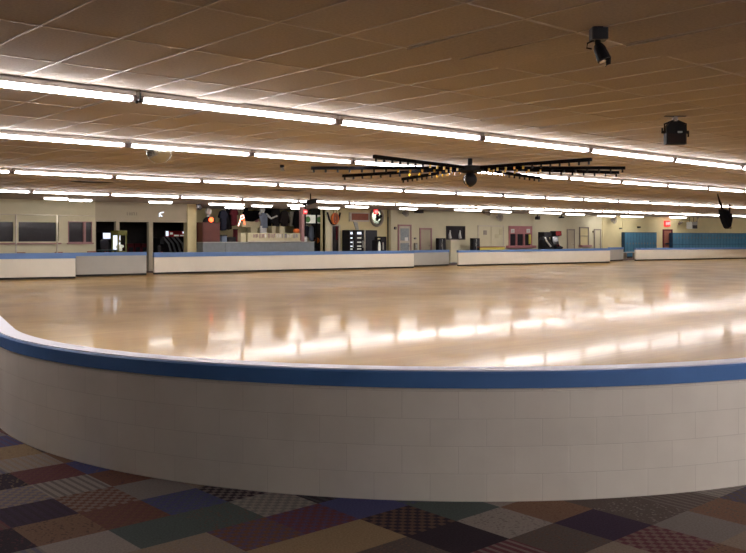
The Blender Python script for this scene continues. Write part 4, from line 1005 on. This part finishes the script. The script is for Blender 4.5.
# ------------------------------------------------------------------ lockers
def lockers(x0, x1, tiers, n, ytop, label):
    a, b_ = along(x0, .4), along(x1, .4); z1 = on_lock((x0 + x1) / 2, ytop, .4).z
    o_ = ML @ Vector(((a + b_) / 2, -.2, 0))
    t = thing('locker_bank', tuple(o_), label, 'lockers', 'blue locker banks')
    MB().box(a, b_, -.4, -.08, .08, z1).xf(ML).build('carcass', M['locker2'], t)
    MB().box(a, b_, -.36, -.08, 0, .08).xf(ML).build('plinth', M['kick'], t)
    w = (b_ - a) / n; hh = (z1 - .1) / tiers
    for i in range(n):
        for k in range(tiers):
            d = MB().box(a + i * w + .015, a + (i + 1) * w - .015, -.42, -.4, .1 + k * hh, .1 + (k + 1) * hh - .03).xf(ML).build('locker_door', M['locker'], t)
            MB().box(a + (i + 1) * w - .09, a + (i + 1) * w - .05, -.44, -.42, .1 + k * hh + hh * .5, .1 + k * hh + hh * .5 + .12).xf(ML).build('latch', M['fan'], d)
lockers(624.6, 656.6, 1, 11, 232.3, 'bank of tall blue lockers before the brown door')
lockers(672.6, 750, 2, 25, 233, 'long two-tier bank of blue lockers beyond the brown door')
a, b_ = along(662.6), along(672.2); z1 = on_lock(667, 229.3).z
o = struct('door_7', MB().box(a, a + .12, -.05, .02, 0, z1).box(b_ - .12, b_, -.05, .02, 0, z1).box(a + .12, b_ - .12, -.05, .02, z1 - .1, z1).xf(ML), M['cloth_red'])
struct('leaf', MB().box(a + .12, b_ - .12, -.02, .01, .01, z1 - .1).xf(ML), M['board'], o)
struct('push_bar', MB().box(a + .2, b_ - .2, -.07, -.03, .95, 1.05).xf(ML), M['chrome'], o)
c = on_lock(667.4, 223.6, .1); kk = (on_lock(668.4, 223.6, .1) - c).length
ap = (c - PA).dot(dirL); W_, H_ = 4.8 * kk, 4.0 * kk
t = thing('exit_sign', tuple(c), 'red exit sign above the brown door between the lockers', 'sign', 'red exit signs')
MB().box(ap - W_ / 2, ap + W_ / 2, -.16, 0, c.z - H_ / 2, c.z + H_ / 2, .01).xf(ML).build('box', M['exit'], t)
cu = text_mesh('EXIT', H_ * .6, .005, 'lettering', M['exitglow'], (0, 0, 0), None, width=W_ * .8)
me = cu.data
for v in me.vertices:
    v.co = (ML @ Vector((ap + v.co.x, -.165 + v.co.y, c.z + v.co.z))) - Vector(t['_o'])
cu.parent = t
c = on_lock(691.6, 225.6, .5); kk = (on_lock(692.6, 225.6, .5) - c).length; ap = (c - PA).dot(dirL)
t = thing('heater_unit', (c.x, c.y, CEIL), 'grey box heater hung from the ceiling above the blue lockers', 'heater')
MB().box(ap - 2.8 * kk, ap + 2.8 * kk, -.8, -.25, c.z - 2.2 * kk, c.z + 2.6 * kk, .03).xf(ML).build('case', M['lightgrey'], t)
MB().box(ap - 2.3 * kk, ap + 2.2 * kk, -.83, -.8, c.z - 2.0 * kk, c.z + .2 * kk).xf(ML).build('grille', M['dark'], t)
MB().tube([ML @ Vector((ap + 2.8 * kk, -.5, c.z)), ML @ Vector((ap + 5 * kk, -.5, c.z + 2 * kk)), ML @ Vector((ap + 6.5 * kk, -.5, CEIL))], .08, 8).build('duct', M['fan'], t)
for s in (-2, 2): MB().tube([ML @ Vector((ap + s * kk, -.5, c.z + 2.5 * kk)), ML @ Vector((ap + s * kk, -.5, CEIL))], .02, 6).build('hanging_rod', M['black'], t)
c = on_lock(639, 227.2, .05); ap = (c - PA).dot(dirL)
tag(MB().box(ap - .12, ap + .12, -.1, 0, c.z - .06, c.z + .06).xf(ML).build('wall_sensor', M['dark'], origin=tuple(c)), 'small dark sensor on the wall above the tall blue lockers', 'sensor')
c = on_lock(680.6, 223, .3); ap = (c - PA).dot(dirL)
t = thing('wall_camera', tuple(c), 'small grey camera on a bracket to the right of the exit sign', 'camera')
MB().tube([ML @ Vector((ap - .25, -.35, c.z - .06)), ML @ Vector((ap + .2, -.25, c.z + .06))], .08, 8).build('body', M['fan'], t)
MB().tube([ML @ Vector((ap + .15, -.25, c.z + .04)), ML @ Vector((ap + .2, 0, c.z + .1))], .025, 6).build('bracket', M['fan'], t)
# bench in the gap
p0 = flat_pt(631.5, 258.6, 0)
t = thing('bench', (p0.x + .2, p0.y + .2, 0), 'small pale bench in the gap before the tall lockers', 'bench')
B(p0.x - .7, p0.x + .9, p0.y, p0.y + .4, .4, .46, .01).build('seat', M['lightgrey'], t)
for x in (p0.x - .55, p0.x + .7): B(x, x + .06, p0.y + .05, p0.y + .35, 0, .4).build('leg', M['fan'], t)

# ------------------------------------------------------------------ things hanging from the ceiling
# spider light: eight arms with rows of small bulbs
ZA = 2.82
hub = flat_pt(470, 168.0, ZA)
t = thing('hanging_spider_light', (hub.x, hub.y, CEIL), 'black spider-shaped disco light with long bulb-studded arms', 'disco light')
MB().tube([(hub.x, hub.y, ZA + .02), (hub.x, hub.y, CEIL)], .045, 10).build('pole', M['black'], t, smooth=True)
MB().tube([(hub.x, hub.y, ZA - .1), (hub.x, hub.y, ZA - .06), (hub.x, hub.y, ZA + .03), (hub.x, hub.y, ZA + .05)], [.12, .26, .26, .1], 16).build('hub', M['black'], t)
bl = MB().ball((hub.x, hub.y, ZA - .22), .135, 18, 10).build('motor_ball', M['black'], t, smooth=True)
MB().ring((hub.x, hub.y, ZA - .22), .138, .012, 20, 5).build('ball_band', M['chrome'], bl)
for (x, y) in ((374, 156.5), (311, 168), (343, 176), (402, 179.2), (570, 161.0), (625, 168), (631, 173), (540, 178)):
    tip = flat_pt(x, y, ZA); d = (tip - hub); ln = min(max(d.length, 2.6), 3.4); d.normalize(); n_ = Vector((-d.y, d.x, 0))
    def bar(w, h0, h1, s0, s1):
        q = []
        for s in (s0, s1):
            for o_ in (-w, w): q.append((s, o_))
        vs = [hub + d * s + n_ * o_ + Vector((0, 0, h)) for h in (h0, h1) for s, o_ in q]
        return MB().add(vs, [(0, 1, 3, 2), (4, 6, 7, 5), (0, 4, 5, 1), (1, 5, 7, 3), (3, 7, 6, 2), (2, 6, 4, 0)])
    am = bar(.028, -.03, .03, .15, ln).build('arm', M['scanner'], t)
    for k in range(12):
        q = hub + d * (.45 + (ln - .5) * k / 11)
        MB().tube([q + Vector((0, 0, -.03)), q + Vector((0, 0, -.085))], .02, 6).build('bulb_socket' if k > 4 else 'bulb', M['black'] if k > 4 else M['bulb'], am)
# half mirror ball under the ceiling
c = flat_pt(159, 150.5, CEIL)
t = thing('mirror_dome', tuple(c), 'half mirror ball mounted on the ceiling behind the second light row', 'disco light')
mb = MB(); R = .225; seg, rings = 26, 9
vs = []; fs = []
MB().ball((c.x, c.y, CEIL), R * 1.0, seg, rings, -PI / 2, 0).build('mirror_tiles', M['mirror'], t, smooth=False)
MB().tube([(c.x, c.y, CEIL - .015), (c.x, c.y, CEIL)], R + .02, 26).build('mounting_ring', M['lightgrey'], t)
# spotlight on a square box
c = flat_pt(598.6, 28, CEIL); k = 1.5 / (PY - 28)
px_ = (PY - 0) and (1.5 / (PY - 28))      # metres per pixel at this distance
rt = Vector((SU, -CU, 0)); fw_ = Vector((CU, SU, 0))
def cam_box(c, w, d_, z0, z1, bev=0.0):
    mtx = Matrix.Translation((c.x, c.y, 0)) @ Matrix(((rt.x, fw_.x, 0, 0), (rt.y, fw_.y, 0, 0), (0, 0, 1, 0), (0, 0, 0, 1)))
    return MB().box(-w / 2, w / 2, -d_ / 2, d_ / 2, z0, z1, bev).xf(mtx)
t = thing('spotlight', tuple(c), 'small black spotlight on a square box on the near ceiling', 'spotlight')
cam_box(c, 16 * px_, .11, CEIL - 12.5 * px_, CEIL, .008).build('junction_box', M['darkblue'], t)
zt_ = CEIL - 12.5 * px_
a = c + rt * (-.005); 
MB().tube([(a.x, a.y, zt_), (a.x, a.y, zt_ - .03)], .022, 8).build('swivel', M['black'], t)
h0 = Vector((a.x, a.y, zt_ - .03)) ; ax = (rt * .35 - fw_ * .2 + Vector((0, 0, -1))).normalized()
MB().tube([h0 + ax * 0.0 - rt * .0, h0 + ax * .03, h0 + ax * .12, h0 + ax * .125], [.03, .042, .05, .05], 14).build('lamp_head', M['black'], t)
MB().tube([h0 + ax * .1 + rt * .045, h0 + ax * .145 + rt * .02, h0 + ax * .175 - rt * .01], [.012, .02, .005], 8).build('visor', M['black'], t)
MB().tube([h0 + ax * .126, h0 + ax * .129], .04, 14).build('lens', M['chrome'], t)
wp = [Vector((a.x, a.y, zt_)) - rt * .03, Vector((a.x, a.y, zt_ - .02)) - rt * .075, Vector((a.x, a.y, zt_ - .055)) - rt * .08, Vector((a.x, a.y, zt_ - .06)) - rt * .045]
MB().tube(wp, .007, 6).build('cable', M['black'], t, smooth=True)
# par can in a yoke
c = flat_pt(675.2, 116, CEIL); q = 1.5 / (PY - 116)
t = thing('ceiling_stage_light', tuple(c), 'black stage light in a yoke near the right edge', 'stage light')
z_ = lambda y: CEIL - (y - 116) * q
cam_box(c, 21 * q, .05, z_(116.6), z_(115.9)).build('mounting_bar', M['black'], t)
MB().tube([(c.x, c.y, z_(116.4)), (c.x, c.y, z_(121.5))], .03, 8).build('clamp', M['chrome'], t)
mb = MB(); w = 10 * q
pr = [(-w, z_(144.6)), (w, z_(144.6)), (w, z_(127.5)), (w * .6, z_(122.4)), (-w * .6, z_(122.4)), (-w, z_(127.5))]
mtx = Matrix.Translation((c.x, c.y, 0)) @ Matrix(((rt.x, fw_.x, 0, 0), (rt.y, fw_.y, 0, 0), (0, 0, 1, 0), (0, 0, 0, 1)))
MB().prism(pr, -.05, .06).xf(mtx).build('housing', M['black'], t)
MB().box(-w * .9, w * .9, -.065, -.05, z_(143.5), z_(134), .01).xf(mtx).build('front_plate', M['cloth_brown'], t)
MB().box(w * .1, w * .55, -.06, -.05, z_(133.4), z_(131.6)).xf(mtx).build('rating_plate', M['lightgrey'], t)
for s in (-1, 1):
    MB().tube([mtx @ Vector((s * w, 0, z_(132.5))), mtx @ Vector((s * w * 1.35, 0, z_(132)))], .018, 8).tube([mtx @ Vector((s * w * 1.3, 0, z_(128 if s < 0 else 137))), mtx @ Vector((s * w * 1.3, 0, z_(133)))], .012, 6).build('tilt_knob', M['black'], t)
    MB().tube([mtx @ Vector((s * w * 1.08, 0, z_(132.5))), mtx @ Vector((s * w * 1.08, 0, z_(124))), mtx @ Vector((s * w * .3, 0, z_(121))), mtx @ Vector((0, 0, z_(121)))], .012, 6).build('yoke_arm', M['black'], t)
# small spotlight between second and third rows
c = flat_pt(282, 165, CEIL); q = 1.5 / (PY - 165)
t = thing('pin_spot', tuple(c), 'tiny dark pin spot between the second and third light rows', 'spotlight')
cam_box(c, 4 * q, .08, CEIL - 2.4 * q, CEIL, .01).build('mount', M['black'], t)
MB().tube([(c.x, c.y, CEIL - 2.4 * q), (c.x, c.y, CEIL - 3 * q)], .02, 6).build('neck', M['black'], t)
MB().tube([(c.x, c.y, CEIL - 3 * q), (c.x, c.y - .02, CEIL - 6.5 * q)], [.03, .05], 10).build('lamp_head', M['lightgrey'], t)
# projector on a pole in front of the farthest row
c = flat_pt(310.5, 193.5, CEIL); q = 1.5 / (PY - 193.5)
t = thing('hanging_projector', tuple(c), 'dark projector hanging on a pole before the farthest light row', 'projector')
mtx = Matrix.Translation((c.x, c.y, 0)) @ Matrix(((rt.x, fw_.x, 0, 0), (rt.y, fw_.y, 0, 0), (0, 0, 1, 0), (0, 0, 0, 1)))
zz = lambda y: CEIL - (y - 193.5) * q
MB().tube([(c.x, c.y, zz(200)), (c.x, c.y, CEIL)], .02, 8).build('pole', M['black'], t)
MB().prism([(-8 * q, zz(205.4)), (-4 * q, zz(205.8)), (6.4 * q, zz(202.4)), (6.6 * q, zz(198.8)), (1 * q, zz(199.2)), (-3 * q, zz(200.6))], -.15, .15).xf(mtx).build('case', M['black'], t)
MB().tube([mtx @ Vector((-3 * q, -.2, zz(205))), mtx @ Vector((-3 * q, -.14, zz(205)))], .03, 10).build('lens', M['chrome'], t)
# black scanner light with a pointed end at the right edge
c = flat_pt(717.5, 194, CEIL); q = 1.5 / (PY - 194)
t = thing('hanging_scanner_light', tuple(c), 'black pointed scanner light hanging on a slanted arm at the right edge', 'disco light')
mtx = Matrix.Translation((c.x, c.y, 0)) @ Matrix(((rt.x, fw_.x, 0, 0), (rt.y, fw_.y, 0, 0), (0, 0, 1, 0), (0, 0, 0, 1)))
zz = lambda y: CEIL - (y - 194) * q; xx = lambda x: (x - 717.5) * q
MB().tube([mtx @ Vector((0, 0, CEIL)), mtx @ Vector((xx(719.5), 0, zz(201))), mtx @ Vector((xx(722.5), 0, zz(210)))], [.02, .035, .05], 8).build('arm', M['scanner'], t)
MB().prism([(xx(720.6), zz(209)), (xx(724.5), zz(209.6)), (xx(727.2), zz(211)), (xx(727.4), zz(214)), (xx(729.6), zz(213.4)), (xx(730.4), zz(219)), (xx(729), zz(226)), (xx(727.6), zz(228.8)), (xx(726), zz(227.6)), (xx(723.4), zz(222)), (xx(721.2), zz(215))], -.2, .2).xf(mtx).build('body', M['scanner'], t)
MB().tube([mtx @ Vector((xx(729.6), .0, zz(214))), mtx @ Vector((xx(729.4), .0, zz(204)))], [.03, .02], 8).build('rear_bracket', M['scanner'], t)
MB().tube([mtx @ Vector((xx(727.6), -.16, zz(227.6))), mtx @ Vector((xx(727.9), -.22, zz(227.9)))], .04, 10).build('lens', M['chrome'], t)
# dark knob of a lamp-end bracket on the nearest row, no lamp
q = wall_pt(140.3, 100.6, 8.12)
t = thing('ceiling_bracket_knob', (q.x, 8.12, CEIL), 'tiny dark bracket knob at a gap in the nearest light row', 'spotlight')
MB().tube([(q.x, 8.12, q.z), (q.x, 8.12, CEIL - .01)], .008, 6).build('stem', M['black'], t)
MB().ball((q.x, 8.12, q.z), .024, 12, 8).build('lamp_head', M['darkblue'], t, smooth=True)
MB().ball((q.x - .04, 8.12, q.z - .018), .018, 10, 6).build('knob', M['black'], t, smooth=True)
# dark return grilles in the ceiling
for x, y, lab in ((92, 181.6, 'dark ceiling grille between the third and farthest rows, at the left'), (287, 190, 'dark ceiling grille in front of the projector'), (497, 193, 'dark ceiling grille above the white double door, before the farthest row')):
    c = flat_pt(x, y, CEIL)
    t = thing('air_vent', (c.x, c.y, CEIL), lab, 'vent', 'ceiling air vents')
    B(c.x - .55, c.x + .55, c.y - .3, c.y + .3, CEIL - .012, CEIL).build('frame', M['fan'], t)
    mb = MB()
    for k in range(8): mb.box(c.x - .5, c.x + .5, c.y - .26 + k * .066, c.y - .225 + k * .066, CEIL - .02, CEIL - .012)
    mb.build('louvres', M['dark'], t)

# ------------------------------------------------------------------ enclosure behind and beside the viewer
struct('wall_left', B(-20.1, -20, -12, 48, 0, CEIL), M['beige'])
struct('wall_front', B(-20, 90, -12.1, -12, 0, CEIL), M['beige'])
struct('wall_end', B(90, 90.1, -12, 48, 0, CEIL), M['beige'])
struct('wall_rear', B(-20, 90, 48, 48.1, 0, CEIL), M['dark'])

# ------------------------------------------------------------------ camera, world, view
cd = bpy.data.cameras.new('camera'); cam = bpy.data.objects.new('camera', cd); COL.objects.link(cam)
cd.sensor_width = 36.0; cd.lens = F / 746 * 36.0
cd.shift_x = (373.0 - PX) / 746; cd.shift_y = -(276.5 - PY) / 746
cd.clip_end = 300
cam.location = (0, 0, EYE)
cam.rotation_euler = (PI / 2, 0, -math.atan2(CU, SU))
scn.camera = cam
w = bpy.data.worlds.new('world'); scn.world = w; w.use_nodes = True
w.node_tree.nodes['Background'].inputs['Color'].default_value = (0.01, 0.01, 0.012, 1)
w.node_tree.nodes['Background'].inputs['Strength'].default_value = 1.0
for o in bpy.data.objects:
    if '_o' in o: del o['_o']
vs_ = scn.view_settings
scn.display_settings.display_device = 'sRGB'
vs_.view_transform = 'Standard'; vs_.look = 'None'; vs_.gamma = 1.0; vs_.use_curve_mapping = False
vs_.exposure = 1.25
